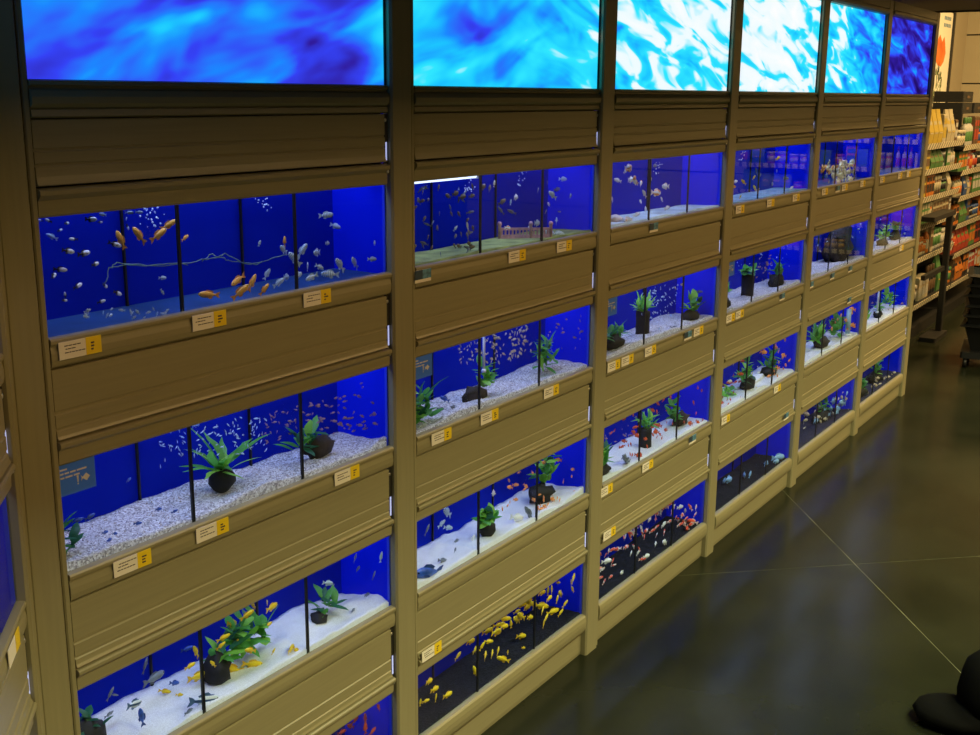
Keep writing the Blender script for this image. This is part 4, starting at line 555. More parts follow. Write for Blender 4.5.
 (5, 3): {'tan': [(6.118,.014,.122,.0706,168),(6.27,.014,.14,.0784,-11),(6.04,.04,.148,.0401,4),(6.038,.041,.144,.0201,27),(5.857,.014,.144,.0187,-106),(5.996,.042,.142,.0539,-15),(6.01,.024,.151,.0598,-10),(6.023,.019,.146,.053,-179),(6.216,.035,.143,.0742,-14),(6.063,.032,.178,.059,-11),(6.246,.062,.139,.0277,-41),(6.072,.039,.16,.0466,157),(6.392,.025,.142,.063,-20),(6.35,.027,.139,.0306,128)]},
}
frnd = random.Random(11)
for t in sorted(FISH):
    for sp, l in FISH[t].items():
        for x, y, z, ln, ang in l:
            fish(sp, t, x, y, z, ln*{'neon': .8, 'pink': .75, 'tan': .68, 'goldwhite': .85}.get(sp, 1.06), ang, R(frnd.uniform(-28, 28)))

# ------------------------------------------------------------------ plants, wood and ornaments
def leaf_mat(name, c):                                               # light shines through thin leaves
    m = mat(name, c, .4, var=.3, scale=30); nt = m.node_tree; b = nt.nodes['Principled BSDF']
    tl = nt.nodes.new('ShaderNodeBsdfTranslucent'); tl.inputs[0].default_value = (*[min(1, q*1.5) for q in c], 1); mx = nt.nodes.new('ShaderNodeMixShader'); mx.inputs[0].default_value = .45
    nt.links.new(b.outputs[0], mx.inputs[1]); nt.links.new(tl.outputs[0], mx.inputs[2]); nt.links.new(mx.outputs[0], nt.nodes['Material Output'].inputs[0])
    return m
LEAF1 = leaf_mat('leaf_bright', (.26, .58, .07)); LEAF2 = leaf_mat('leaf_mid', (.10, .36, .06)); LEAF3 = leaf_mat('leaf_dark', (.03, .15, .06))
BLACKROCK = mat('black_rock', (.010, .009, .012), .75, var=.5, scale=60, bump=.6)
WOOD = mat('dark_driftwood', (.035, .025, .022), .8, var=.5, scale=40, bump=.7)
def leaf_mb(wd, bend, seg=5, wave=0.0, fold=.25):
    mb = MB(); vs_ = []; fs = []
    for k in range(seg + 1):
        t = k/seg; wx = wd*(math.sin(math.pi*min(1, t*.93 + .07))**.75)*(1 - .25*t) if k < seg else .004
        x = bend*t*t; z = t*(1 - .18*bend*t)
        o_ = wave*math.sin(t*9)*wd
        vs_ += [(x + fold*wx, -wx + o_, z), (x, o_, z), (x + fold*wx, wx + o_, z)]
    for k in range(seg):
        a = k*3; fs += [(a, a+1, a+4, a+3), (a+1, a+2, a+5, a+4)]
    return mb.add(vs_, fs, 0, True)
LM = {}
for nm, wd, bend, wave in (('sword', .095, .30, .35), ('broad', .22, .45, .1), ('blade', .05, .9, .5), ('round', .34, .4, 0)):
    for j, m in enumerate((LEAF1, LEAF2, LEAF3)): LM[(nm, j)] = leaf_mb(wd, bend, wave=wave).mesh('leaf', m)
def blob(rx, ry, rz, seed, rough=.18, n=10, m=7):
    mb = MB(); vs_ = []; fs = []
    for i in range(m + 1):
        th = math.pi*i/m
        for k in range(n):
            ph = 2*math.pi*k/n; d = Vector((math.sin(th)*math.cos(ph), math.sin(th)*math.sin(ph), math.cos(th)))
            q = 1 + rough*noise.noise(d*2.2 + Vector((seed*5.1, 0, 0)))*1.6
            vs_.append((d.x*rx*q, d.y*ry*q, d.z*rz*q))
    for i in range(m):
        for k in range(n): fs.append((i*n+k, (i+1)*n+k, (i+1)*n+(k+1)%n, i*n+(k+1)%n))
    return mb.add(vs_, fs, 0, True)
def ground(t, x, y):
    me = GB[t].data; best = None
    for v in me.vertices:
        d = (v.co.x-x)**2 + (v.co.y-y)**2
        if v.co.z > ROWZ[t[1]][0] - .03 and (best is None or d < best[0]): best = (d, v.co.z)
    return best[1]
def plant(t, name, desc, x, y, base, leaves, seed, leafobj=True, dx=0.0):
    """base: (kind, size...), leaves: list of (shape, count, length, tilt range, tone list, root height)"""
    i, r = t; rnd = random.Random(seed); z0 = ground(t, x, y)
    p = tag(empty(name, (x, y, z0)), '%s in %s aquarium, %s' % (desc, ROWS[r], BAYS[i]), 'aquatic plant')
    top = 0.0
    if base:
        k = base[0]
        if k == 'ball': b = blob(base[1], base[1]*.9, base[1]*.95, seed, .08).build('root_ball', BLACKROCK, p, loc=(0, 0, base[1]*.8)); top = base[1]*1.5
        elif k == 'rock': b = blob(base[1], base[2], base[3], seed, .3).build('rock', BLACKROCK, p, loc=(base[4] if len(base) > 4 else 0, 0, base[3]*.6)); top = base[3]*1.0
        elif k == 'log': b = blob(base[1], base[2], base[3], seed, .35).build('driftwood', WOOD, p, loc=(base[4], .004, base[3]*.7)); top = base[3]*.9
        elif k == 'column':
            pr = [(base[1]*(1 + .15*noise.noise(Vector((q*1.7, seed, 0)))), base[2]*q/6) for q in range(7)]
            b = MB().lathe(pr, 9).build('root_column', BLACKROCK, p, loc=(0, 0, -.004)); top = base[2]*.96
    stuff = MB()
    for shape, cnt, ln, (t0, t1), tones, zr, *sd in leaves:
        sd = sd[0] if sd else .006
        for q in range(cnt):
            az = 2*math.pi*(q + rnd.uniform(-.25, .25))/cnt + seed; tl = R(rnd.uniform(t0, t1)); s = ln*rnd.uniform(.7, 1.1)
            # keep blades inside the narrow tank: squash the spread along the depth
            rt = Matrix.Rotation(az, 4, 'Z') @ Matrix.Rotation(tl, 4, 'Y')
            root = Vector((dx + rnd.uniform(-sd, sd), rnd.uniform(-.012, .012), top + zr*rnd.uniform(.15, 1.1)))
            tip = root + (rt @ Vector((s*.6, 0, s*.85)).to_4d()).to_3d()
            sy = 1.0
            if abs(tip.y - 0) > .045: sy = max(.3, .045/abs(tip.y))
            me = LM[(shape, rnd.choice(tones))]
            Mx = Matrix.Translation(root) @ Matrix.Diagonal((1, sy, 1, 1)) @ rt @ Matrix.Scale(s, 4)
            ys = [(Mx @ v.co).y + y for v in me.vertices]; zs_ = [(Mx @ v.co).z for v in me.vertices]
            sh = 0
            if min(ys) < .018: sh = .018 - min(ys)
            if max(ys) > TD - .004: sh = TD - .004 - max(ys)
            up = max(0, .001 - min(zs_))
            Mx = Matrix.Translation((0, sh, up)) @ Mx
            if leafobj:
                o = put('leaf', me, p); o.matrix_local = Mx
            else:
                stuff.add([tuple(Mx @ v.co) for v in me.vertices], [tuple(f.vertices) for f in me.polygons], {'leaf_bright':0,'leaf_mid':1,'leaf_dark':2}[me.materials[0].name], True)
    if not leafobj: stuff.build('foliage', [LEAF1, LEAF2, LEAF3], p)
    return p
B1 = (0, 0, 1); B2 = (1, 1, 0, 2); B3 = (2, 2, 1)
for args, kw in [
 (((0,1), 'sword_plant', 'bright sword-leaved plant rooted on a black ball', 1.457, .075, ('ball', .027), [('sword', 9, .112, (10, 58), (0,0,1), 0, .012), ('sword', 9, .085, (25, 80), (0,1), .004, .014), ('broad', 6, .04, (10, 60), (0,1), .004, .012)], 3), {}),
 (((0,1), 'broadleaf_plant', 'dark broad-leaved plant beside black driftwood', 1.672, .06, ('log', .042, .018, .024, .045), [('broad', 14, .042, (10, 85), B3, .03, .025), ('broad', 6, .045, (0, 35), (1,0), .03, .02)], 5), {}),
 (((0,1), 'small_plant', 'small dark plant under the blue notice', 1.083, .045, None, [('broad', 12, .04, (10, 80), B3, .045, .014), ('blade', 4, .06, (0, 30), (1,), 0)], 8), {}),
 (((0,2), 'leafy_bush', 'big leafy bush on a black rock', 1.452, .072, ('rock', .028, .026, .036, -.035), [('broad', 26, .052, (5, 100), B2, .030, .075), ('broad', 18, .048, (0, 85), (0,1,1,2), .060, .045), ('round', 12, .040, (20, 95), (0,1), .0, .075), ('sword', 3, .11, (5, 22), (1,), .0, .07)], 12), dict(dx=.030)),
 (((0,2), 'dark_leaved_plant', 'dark-leaved plant on a grey rock', 1.745, .075, ('rock', .020, .018, .012, -.03), [('broad', 13, .040, (15, 90), (2,2,2,1), .02, .02), ('broad', 5, .045, (0, 40), (0,1), .025, .015)], 15), {}),
 (((0,2), 'dark_plant', 'dark plant clump against the end pane', 1.098, .05, ('rock', .040, .030, .050, 0), [('broad', 14, .04, (10, 80), (2,2,2), .02, .02)], 16), {}),
 (((1,1), 'broadleaf_plant', 'round-leaved plant under the blue notice', 2.045, .045, None, [('round', 34, .036, (10, 95), B2, .055, .032), ('round', 8, .03, (0, 50), (0,1), .065, .02)], 21), {}),
 (((1,1), 'broadleaf_plant', 'green plant rising from black driftwood', 2.345, .055, ('log', .050, .018, .020, -.055), [('round', 16, .034, (10, 85), B2, .05, .025), ('round', 8, .034, (0, 60), (0,1), .06, .02)], 23), {}),
 (((1,1), 'fern_plant', 'ferny green plant behind the divider', 2.628, .06, None, [('broad', 26, .042, (5, 90), B2, .075, .04), ('sword', 12, .065, (5, 60), (1,1,0), .06, .03)], 26), {}),
 (((1,1), 'twig_plant', 'dark twiggy plant against the blue back', 2.112, .11, None, [('blade', 9, .09, (0, 45), (2,2), .005), ('broad', 9, .028, (0, 80), (2,), .09, .03)], 27), {}),
 (((1,2), 'ball_plant', 'round ball of green leaves on sand', 2.335, .05, ('ball', .026), [('round', 26, .036, (10, 110), B2, .012, .025), ('round', 12, .034, (0, 50), (1,2,0), .02, .02)], 31), {}),
 (((1,2), 'broadleaf_plant', 'tall broad-leaved plant on a dark rock', 2.675, .07, ('rock', .05, .03, .028, -.035), [('broad', 12, .05, (0, 60), B2, .05, .02), ('round', 14, .040, (0, 85), (1,2,0), .085, .03)], 33), {}),
 (((2,1), 'leafy_bush', 'low brown-green bush by the end pane', 3.01, .045, ('rock', .05, .024, .026, 0), [('broad', 26, .04, (5, 90), B3, .02, .07), ('sword', 6, .07, (0, 50), (0,1), .01, .03)], 41), dict(leafobj=False)),
 (((2,1), 'column_plant', 'sword-leaved plant on top of a dark column', 3.235, .06, ('column', .022, .075), [('sword', 14, .075, (0, 60), B1, .0, .02), ('broad', 10, .04, (10, 80), (0,1), .01, .02)], 42), dict(leafobj=False)),
 (((2,1), 'broadleaf_plant', 'round green plant on a dark rock', 3.605, .055, ('rock', .045, .026, .022, -.01), [('round', 26, .038, (10, 95), B2, .045, .04), ('sword', 3, .07, (0, 20), (0,), .02)], 43), dict(leafobj=False)),
 (((2,2), 'broadleaf_plant', 'dark green plant by the end pane', 2.945, .04, ('rock', .04, .022, .02, 0), [('broad', 20, .05, (5, 80), B2, .05, .03), ('blade', 5, .07, (0, 50), (1,), .03)], 44), dict(leafobj=False)),
 (((2,2), 'column_plant', 'green plant on a brown column', 3.289, .06, ('column', .020, .065), [('sword', 12, .07, (0, 50), (0,1,1), .0, .02), ('broad', 12, .04, (10, 80), (0,1), .03, .03)], 45), dict(leafobj=False)),
 (((2,2), 'broadleaf_plant', 'bluish green plant beside dark driftwood', 3.525, .07, ('log', .055, .02, .022, .07), [('round', 24, .036, (0, 90), (1,2,1), .07, .03)], 46), dict(leafobj=False)),
 (((3,1), 'column_plant', 'leafy crown on a tall black column', 4.137, .06, ('column', .024, .085), [('round', 24, .04, (10, 95), (0,1,1), .02, .035), ('blade', 6, .05, (0, 50), (0,), 0)], 51), dict(leafobj=False)),
 (((3,1), 'small_plant', 'small green plant by the end pane', 3.86, .04, ('rock', .03, .02, .02, 0), [('broad', 14, .045, (0, 80), (0,1), .04, .03)], 52), dict(leafobj=False)),
 (((3,1), 'brown_plant', 'brownish plant on a dark rock', 4.48, .06, ('rock', .06, .028, .03, -.02), [('broad', 16, .055, (0, 60), (2,1), .03, .04)], 53), dict(leafobj=False)),
 (((3,2), 'leafy_bush', 'tall bush on a dark rock', 4.16, .055, ('rock', .055, .028, .026, .03), [('broad', 22, .05, (0, 90), B2, .04, .05), ('round', 14, .036, (0, 80), (1,0), .10, .02)], 54), dict(leafobj=False)),
 (((3,2), 'moss_mound', 'low bright green mound', 4.0, .09, None, [('round', 30, .036, (20, 95), (0,1), .03, .10), ('blade', 10, .07, (40, 85), (0,1), .004)], 55), dict(leafobj=False)),
 (((3,2), 'broadleaf_plant', 'dark green plant among orange fish', 4.47, .07, ('rock', .05, .03, .02, 0), [('broad', 22, .05, (0, 80), (1,2,1), .06, .04)], 56), dict(leafobj=False)),
 (((4,1), 'driftwood_clump', 'dark mossy driftwood clump', 5.35, .085, ('log', .16, .045, .10, .03), [('broad', 14, .05, (0, 80), (2,), .02, .08)], 61), dict(leafobj=False)),
 (((4,2), 'sword_plant', 'bright sword-leaved plant on a dark rock', 5.06, .06, ('rock', .07, .03, .028, .06), [('sword', 16, .10, (0, 50), (0,1,0), .03, .06), ('broad', 12, .055, (0, 80), (0,1), .03, .06)], 62), dict(leafobj=False)),
 (((4,2), 'broadleaf_plant', 'green plant near the glass tube', 5.34, .06, None, [('round', 26, .05, (0, 90), (1,2,1), .08, .06)], 63), dict(leafobj=False)),
 (((5,1), 'broadleaf_plant', 'green plant on pale gravel', 6.02, .05, ('rock', .07, .025, .02, -.03), [('broad', 20, .06, (0, 70), (0,1), .05, .06)], 64), dict(leafobj=False)),
 (((5,1), 'small_plant', 'dark round plant near the cabinet end', 6.28, .06, ('rock', .05, .025, .03, 0), [('round', 18, .05, (0, 80), (2,1), .04, .05)], 65), dict(leafobj=False)),
 (((5,2), 'small_plant', 'green plant below the white tube', 6.03, .05, ('rock', .05, .02, .02, 0), [('broad', 16, .05, (0, 70), (1,0), .04, .04)], 66), dict(leafobj=False)),
 (((5,2), 'broadleaf_plant', 'upright green plant near the cabinet end', 6.27, .06, None, [('broad', 20, .06, (0, 60), (0,1), .08, .04)], 67), dict(leafobj=False)),
 (((5,2), 'sword_plant', 'narrow green plant by the end pane', 5.74, .04, None, [('sword', 14, .09, (0, 45), (0,1), .02, .04)], 68), dict(leafobj=False)),
 (((4,3), 'broadleaf_plant', 'green plant in the middle of the shoal', 5.28, .08, ('rock', .10, .03, .035, 0), [('broad', 20, .05, (0, 80), (1,1,2), .06, .06)], 69), dict(leafobj=False)),
 (((5,3), 'broadleaf_plant', 'bluish green plant by the end pane', 5.82, .05, ('rock', .08, .025, .03, 0), [('round', 18, .05, (0, 80), (1,), .05, .05)], 70), dict(leafobj=False)),
 (((5,3), 'leafy_bush', 'tall green bush near the cabinet end', 6.18, .07, ('rock', .09, .03, .03, 0), [('broad', 24, .05, (0, 70), (1,1,0), .07, .06)], 71), dict(leafobj=False)),
]: plant(*args, **kw)

# pale roots lying along the back of the molly tank
ROOT = mat('pale_root', (.16, .26, .20), .7, var=.3, scale=60)
rt_ = [(1.276,1.326),(1.292,1.334),(1.356,1.321),(1.424,1.315),(1.484,1.317),(1.534,1.315),(1.559,1.305),(1.626,1.291),(1.668,1.300),(1.717,1.301)]
b2 = [(1.484,1.314),(1.509,1.326),(1.525,1.318),(1.542,1.322),(1.557,1.313),(1.599,1.295),(1.64,1.296)]
b3 = [(1.262,1.30),(1.276,1.326),(1.31,1.329),(1.356,1.321),(1.40,1.321),(1.45,1.311)]
rn = random.Random(2); mb = MB()
for l in (rt_, b2, b3):
    pts = []
    for (xa, za), (xb, zb_) in zip(l, l[1:]):
        for q in range(4): pts.append((xa + (xb-xa)*q/4, .128 + rn.uniform(-.003,.003), za + (zb_-za)*q/4 + rn.uniform(-.0015,.0015)))
    pts.append((l[-1][0], .128, l[-1][1])); mb.tube(pts, .0009, 5)
tag(mb.build('twisted_root', ROOT), 'thin pale twisted root in top-row aquarium, %s' % BAYS[0], 'root')
# air bubbles
BUB = mat('bubble_white', (.75, .85, 1.0), .2)
for i, r, x, y, z0, z1, n in ((0,0,1.362,.115,1.39,1.43,34), (0,0,1.643,.115,1.395,1.43,16), (1,0,2.30,.09,1.39,1.432,26), (1,0,2.56,.10,1.39,1.432,14), (2,0,3.34,.08,1.38,1.42,14), (3,0,4.02,.06,1.39,1.425,14)):
    mb = MB(); rn = random.Random(int(x*100))
    for _ in range(n):
        s = rn.uniform(.0009, .0022); c = (x + rn.gauss(0, .010), y + rn.gauss(0, .006), rn.uniform(z0, z1))
        mb.lathe([(s*.1, -s), (s*.75, -s*.6), (s, 0), (s*.75, s*.6), (s*.1, s)], 6, c)
    tag(mb.build('air_bubbles', BUB), 'cloud of small air bubbles, %s aquarium, %s' % (ROWS[r], BAYS[i]) + (' over the root end' if x == 1.643 else ', beside the fence' if x == 2.56 else ''), 'bubbles', None, 'stuff')
# pink fence ornament
PINK = mat('pink_ornament', (.62, .34, .34), .6, var=.25, scale=60)
fe = tag(empty('fence_ornament', (2.535, .07, ROWZ[0][0] - .004), (0, 0, R(-48))), 'small pink fence ornament on mossy sand in the top-row aquarium', 'ornament')
fe.scale = (.72, .8, .85)
MB().box(-.09, .09, -.004, .004, .004, .016).build('bottom_rail', PINK, fe); MB().box(-.09, .09, -.004, .004, .030, .037).build('top_rail', PINK, fe)
pk = MB().box(-.003, .003, -.003, .003, .0, .034).mesh('picket', PINK)
for q in range(14): put('picket', pk, fe, (-.084 + q*.0128, 0, .002))
ep = MB().lathe([(.006, 0), (.006, .044), (.008, .046), (.008, .051), (.004, .056)], 8).mesh('end_post', PINK)
for q in (-.093, .02, .093): put('end_post', ep, fe, (q, 0, 0))
# pale shell ornament in the goldfish tank
sh = blob(.035, .02, .016, 3, .4).build('shell_ornament', mat('pale_shell', (.8, .7, .62), .6, var=.2, scale=40), None, loc=(3.02, .06, ROWZ[0][0] + .006))
tag(sh, 'pale shell-like ornament on the floor of the goldfish aquarium', 'ornament')
sh2 = blob(.16, .03, .010, 6, .2, 14, 6).build('flat_stone', mat('white_stone', (.85, .85, .86), .7), None, loc=(4.28, .085, ROWZ[2][0] + .012))
tag(sh2, 'flat pale stone on white sand among orange fish', 'stone')
# glass and white tubes standing in the tanks
def tubeobj(x, y, z0, z1, m, r, lab):
    t = tag(empty('air_tube', (x, y, z0)), lab, 'tube')
    MB().lathe([(r, 0), (r, z1 - z0)], 8).build('pipe', m, t); MB().lathe([(r*1.8, 0), (r*1.8, .006), (r*1.2, .008)], 8).build('end_cap', HOODWHITE, t)
WTUBE = mat('white_tube', (.85, .86, .95), .3)
tubeobj(2.285, .03, .958, 1.075, WTUBE, .0032, 'thin white air tube hanging in the tan fish aquarium')
tubeobj(5.95, .035, .545, .70, WTUBE, .005, 'thin white air tube hanging over a plant, last bay')
tubeobj(5.44, .035, .515, .64, mat('clear_tube', (.35, .5, .6), .2), .012, 'clear glass tube standing beside a green plant')
# white light bar under the lid of the brown fish tank
lb = tag(empty('light_tube', (2.13, .045, 1.4285)), 'glowing white light tube at the top of the brown fish aquarium', 'lamp')
MB().tube([(-.17, 0, .004), (.135, 0, .004)], .0048, 10).build('tube', emit('tube_glow', (.85, .9, 1), 1.6), lb)
for q in (-.175, .135): MB().box(q, q + .008, -.006, .006, -.002, .010).build('end_cap', HOODWHITE, lb)

# ------------------------------------------------------------------ price tickets and notices
CARD = mat('ticket_cream', (.86, .80, .68), .6); YEL = mat('ticket_yellow', (.90, .64, .012), .5); INK = mat('ticket_ink', (.06, .05, .05), .6)
TEAL = mat('ticket_teal', (.03, .06, .10), .5); PICT = mat('ticket_picture', (.10, .26, .42), .5, var=.6, scale=90)
TK = [(0, 0, 'y', 1.102, 0.078, 1.241), (0, 0, 'y', 1.367, 0.08, 1.24), (0, 0, 'y', 1.644, 0.077, 1.235), (1, 0, 't', 1.984, 0.058, 1.241), (1, 0, 'y', 2.369, 0.084, 1.235), (1, 0, 'y', 2.6, 0.084, 1.232), (2, 0, 't', 3.138, 0.063, 1.239), (3, 0, 'y', 3.831, 0.086, 1.239), (3, 0, 'y', 4.135, 0.086, 1.237), (3, 0, 'y', 4.419, 0.108, 1.24), (4, 0, 'y', 4.778, 0.109, 1.236), (4, 0, 'y', 5.056, 0.089, 1.238), (4, 0, 'y', 5.332, 0.098, 1.239), (4, 0, 't', 4.955, 0.086, 1.24), (5, 0, 'y', 5.662, 0.09, 1.233), (5, 0, 'y', 5.988, 0.119, 1.23), (5, 0, 'y', 6.158, 0.104, 1.231), (0, 1, 'y', 1.172, 0.072, 0.865), (0, 1, 'y', 1.35, 0.075, 0.866), (0, 1, 'y', 1.72, 0.075, 0.863), (1, 1, 'y', 2.052, 0.075, 0.863), (1, 1, 'y', 2.252, 0.075, 0.866), (1, 1, 'y', 2.549, 0.074, 0.861), (2, 1, 'y', 2.907, 0.082, 0.865), (2, 1, 'y', 2.994, 0.08, 0.866), (2, 1, 'y', 3.15, 0.086, 0.864), (2, 1, 'y', 3.518, 0.068, 0.863), (2, 1, 't', 3.432, 0.073, 0.861), (3, 1, 'y', 3.8, 0.077, 0.863), (3, 1, 'y', 3.886, 0.079, 0.86), (3, 1, 't', 4.334, 0.083, 0.866), (4, 1, 't', 4.688, 0.067, 0.865), (4, 1, 't', 4.974, 0.074, 0.862), (4, 1, 't', 5.242, 0.08, 0.865), (5, 1, 'y', 6.15, 0.105, 0.917), (2, 2, 'y', 2.886, 0.078, 0.491), (2, 2, 'y', 3.165, 0.089, 0.49), (2, 2, 't', 3.514, 0.069, 0.49), (3, 2, 'y', 3.809, 0.098, 0.494), (3, 2, 'y', 4.35, 0.084, 0.488), (1, 3, 'y', 2.006, 0.067, 0.351), (2, 3, 'y', 2.908, 0.079, 0.354), (3, 3, 't', 4.472, 0.089, 0.349), (4, 4, 't', 5.252, 0.081, 0.717)]
RAILW = ['top-row', 'second-row', 'third-row']
trnd = random.Random(5)
def ticket(bay, rail, kind, x, wd, z):
    y = -.0098 if rail < 3 else -.012
    if rail < 3: z = (LV['C'], LV['E'], LV['G'])[rail] - .021; where = 'under %s of %s aquarium' % (pane(bay, x), ROWS[rail])
    elif rail == 3: z = .345; where = 'above floor-row aquarium'; y = -.0135
    else: z = .714; where = 'above third-row aquarium'; y = -.0135
    t = empty('price_ticket', (x, y, z - .0135), (0, 0, 0))
    w2, h2 = .0385, .0135
    z0, z1 = .0, .027
    if kind == 'y':
        MB().box(-w2, .010, 0, .0012, z0, z1).build('card', CARD, t)
        MB().box(.010, w2, -.0004, .0012, z0, z1).build('price_flap', YEL, t)
        k = MB()
        for zz, l in ((.0205, .030), (.0155, .018), (.010, .034)):
            xx = -w2 + .006 + trnd.uniform(0, .006); e_ = xx + l
            while xx < e_:
                q = trnd.uniform(.003, .007); k.box(xx, xx + q, -.0006, -.0001, zz - .0007, zz + .0007); xx += q + .0014
        for zz in (.008, .013, .018): k.box(.019, .019 + trnd.uniform(.004, .011), -.0010, -.0005, zz - .0012, zz + .0012)
        k.build('print', INK, t)
        tag(t, 'cream and yellow price ticket %s, %s' % (where, BAYS[bay]), 'ticket', 'price tickets %s, %s' % (where, BAYS[bay]))
    else:
        MB().box(-.029, .029, 0, .0012, z0, z1).build('card', CARD, t)
        MB().box(-.029, -.002, -.0005, .0004, .007, z1).build('dark_photo', TEAL, t)
        MB().box(-.002, .029, -.0005, .0004, .007, z1).build('photo', PICT, t)
        tag(t, 'small card with dark teal photo %s, %s' % (where, BAYS[bay]), 'ticket', 'photo cards %s, %s' % (where, BAYS[bay]))
for a in TK: ticket(*a)
for k, (u_, rl, lab) in enumerate(((cw - .155, 2, 'cream and yellow price ticket on the angled corner cabinet'),)):
    d = Vector((math.cos(ca), math.sin(ca), 0)); nrm = Vector((math.sin(ca), -math.cos(ca), 0)); q = corner_loc + d*u_ + nrm*.010
    t = tag(empty('price_ticket', (q.x, q.y, LV['E'] - .0345), (0, 0, ca)), lab, 'ticket')
    MB().box(-.0385, .010, 0, .0012, 0, .027).build('card', CARD, t); MB().box(.010, .0385, -.0004, .0012, 0, .027).build('price_flap', YEL, t)
NOTE = mat('notice_blue', (.05, .20, 1.0), .5); NPRT = mat('notice_print', (.62, .62, .68), .5)
for i in range(4):
    x0 = POST[i] + HW + .001; z1 = LV['D'] + .004
    t = tag(empty('notice', (x0, .0020, z1 - .056)), 'light blue notice with white print on second-row aquarium glass, %s' % BAYS[i], 'notice')
    MB().box(0, .068, 0, .0006, 0, .058).build('sheet', NOTE, t)
    k = MB()
    for zz, words in ((.0425, (.013,)), (.036, (.006, .008, .010, .018)), (.0295, (.007, .013, .011))):
        xx = .003
        for q in words: k.box(xx, xx + q, -.0004, -.0001, zz - .0013, zz + .0013); xx += q + .0022
    k.prism([(.0325, -.0004, .027), (.036, -.0004, .027), (.0352, -.0004, .0165), (.0333, -.0004, .0165)], (0, .0003, 0)); k.box(.0331, .0354, -.0004, -.0001, .0125, .0150)
    k.build('print', NPRT, t)
    fx, fz = .050, .021
    MB().prism([(fx-.010, -.0004, fz+.005), (fx-.0065, -.0004, fz+.001), (fx-.002, -.0004, fz+.0045), (fx+.001, -.0004, fz+.0062), (fx+.003, -.0004, fz+.0036), (fx+.0075, -.0004, fz), (fx+.003, -.0004, fz-.0036), (fx+.001, -.0004, fz-.0062), (fx-.002, -.0004, fz-.0045), (fx-.0065, -.0004, fz-.001), (fx-.010, -.0004, fz-.005), (fx-.0085, -.0004, fz)][::-1], (0, .0003, 0)).build('fish_symbol', NPRT, t)

# ------------------------------------------------------------------ shop shelves beyond the aquariums
SHELFM = mat('dark_shelf_steel', (.012, .011, .010), .45); STRIP = None
def strip_mat():
    m, nt, b = nmat('ticket_strip'); N = nt.nodes.new; L = nt.links.new
    tc = N('ShaderNodeTexCoord'); br = N('ShaderNodeTexBrick'); br.inputs['Scale'].default_value = 1; br.offset = 0
    br.inputs['Color1'].default_value = (.75, .66, .45, 1); br.inputs['Color2'].default_value = (.60, .50, .32, 1); br.inputs['Mortar'].default_value = (.10, .08, .05, 1)
    br.inputs['Brick Width'].default_value = .07; br.inputs['Row Height'].default_value = .5; br.inputs['Mortar Size'].default_value = .012
    mq = N('ShaderNodeMapping'); mq.inputs['Location'].default_value = (0, .25, 0); L(tc.outputs['Object'], mq.inputs[0]); L(mq.outputs[0], br.inputs['Vector']); L(br.outputs[0], b.inputs['Base Color']); b.inputs['Roughness'].default_value = .5
    return m
STRIP = strip_mat()
PCOL = {'white': (.72, .68, .58), 'cream': (.70, .60, .38), 'green': (.12, .30, .08), 'red': (.60, .07, .03), 'orange': (.80, .24, .03), 'yellow': (.75, .52, .06), 'blue': (.05, .12, .35), 'teal': (.05, .25, .25), 'black': (.02, .02, .02), 'brown': (.20, .11, .05)}
PM = {k: mat('pack_' + k, tuple(q*.48 for q in c), .45, var=.15, scale=25) for k, c in PCOL.items()}
PME = {}
def pack(kind, c1, c2):
    k = (kind, c1, c2)
    if k in PME: return PME[k]
    mb = MB()
    if kind == 'carton':                                             # unit: 1 wide, .6 deep, 1 high
        mb.box(-.5, .5, 0, .6, 0, .96, 0); mb.prism([(-.5, 0, .96), (.5, 0, .96), (.5, .08, 1), (-.5, .08, 1)][::-1], (0, .44, 0), 0)
        mb.box(-.42, .42, -.012, 0, .18, .55, 1); mb.box(-.38, .38, -.012, 0, .66, .86, 1); mb.box(-.512, -.5, .1, .5, .2, .7, 1)
    elif kind == 'bottle':
        mb.lathe([(.36, 0), (.40, .04), (.40, .58), (.36, .66), (.16, .76), (.16, .80)], 10, (0, .4, 0), 0); mb.lathe([(.20, .79), (.20, .97), (.17, 1)], 10, (0, .4, 0), 1); mb.lathe([(.405, .15), (.405, .50)], 10, (0, .4, 0), 1)
    elif kind == 'tub':
        mb.lathe([(.40, 0), (.44, .05), (.46, .80)], 10, (0, .46, 0), 0); mb.lathe([(.49, .79), (.49, .95), (.45, 1)], 10, (0, .46, 0), 1); mb.lathe([(.452, .2), (.462, .65)], 10, (0, .46, 0), 1)
    else:                                                            # pouch
        mb.add([(-.5,0,.0),(.5,0,0),(.5,.5,0),(-.5,.5,0),(-.5,-.06,.35),(.5,-.06,.35),(.5,.56,.35),(-.5,.56,.35),(-.46,.2,.92),(.46,.2,.92),(.46,.3,.92),(-.46,.3,.92),(-.46,.22,1.0),(.46,.22,1.0),(.46,.28,1.0),(-.46,.28,1.0)],
          [(0,1,5,4),(1,2,6,5),(2,3,7,6),(3,0,4,7),(4,5,9,8),(5,6,10,9),(6,7,11,10),(7,4,8,11),(8,9,13,12),(9,10,14,13),(10,11,15,14),(11,8,12,15),(12,13,14,15),(3,2,1,0)], 0)
        mb.prism([(-.34, -.068, .30), (.34, -.068, .30), (.30, .075, .66), (-.30, .075, .66)], (0, .004, -.004), 1)
    nm = {'carton': 'product_carton', 'bottle': 'product_bottle', 'tub': 'product_tub', 'pouch': 'product_pouch'}[kind]
    PME[k] = (nm, mb.mesh(nm, [PM[c1], PM[c2]])); return PME[k]
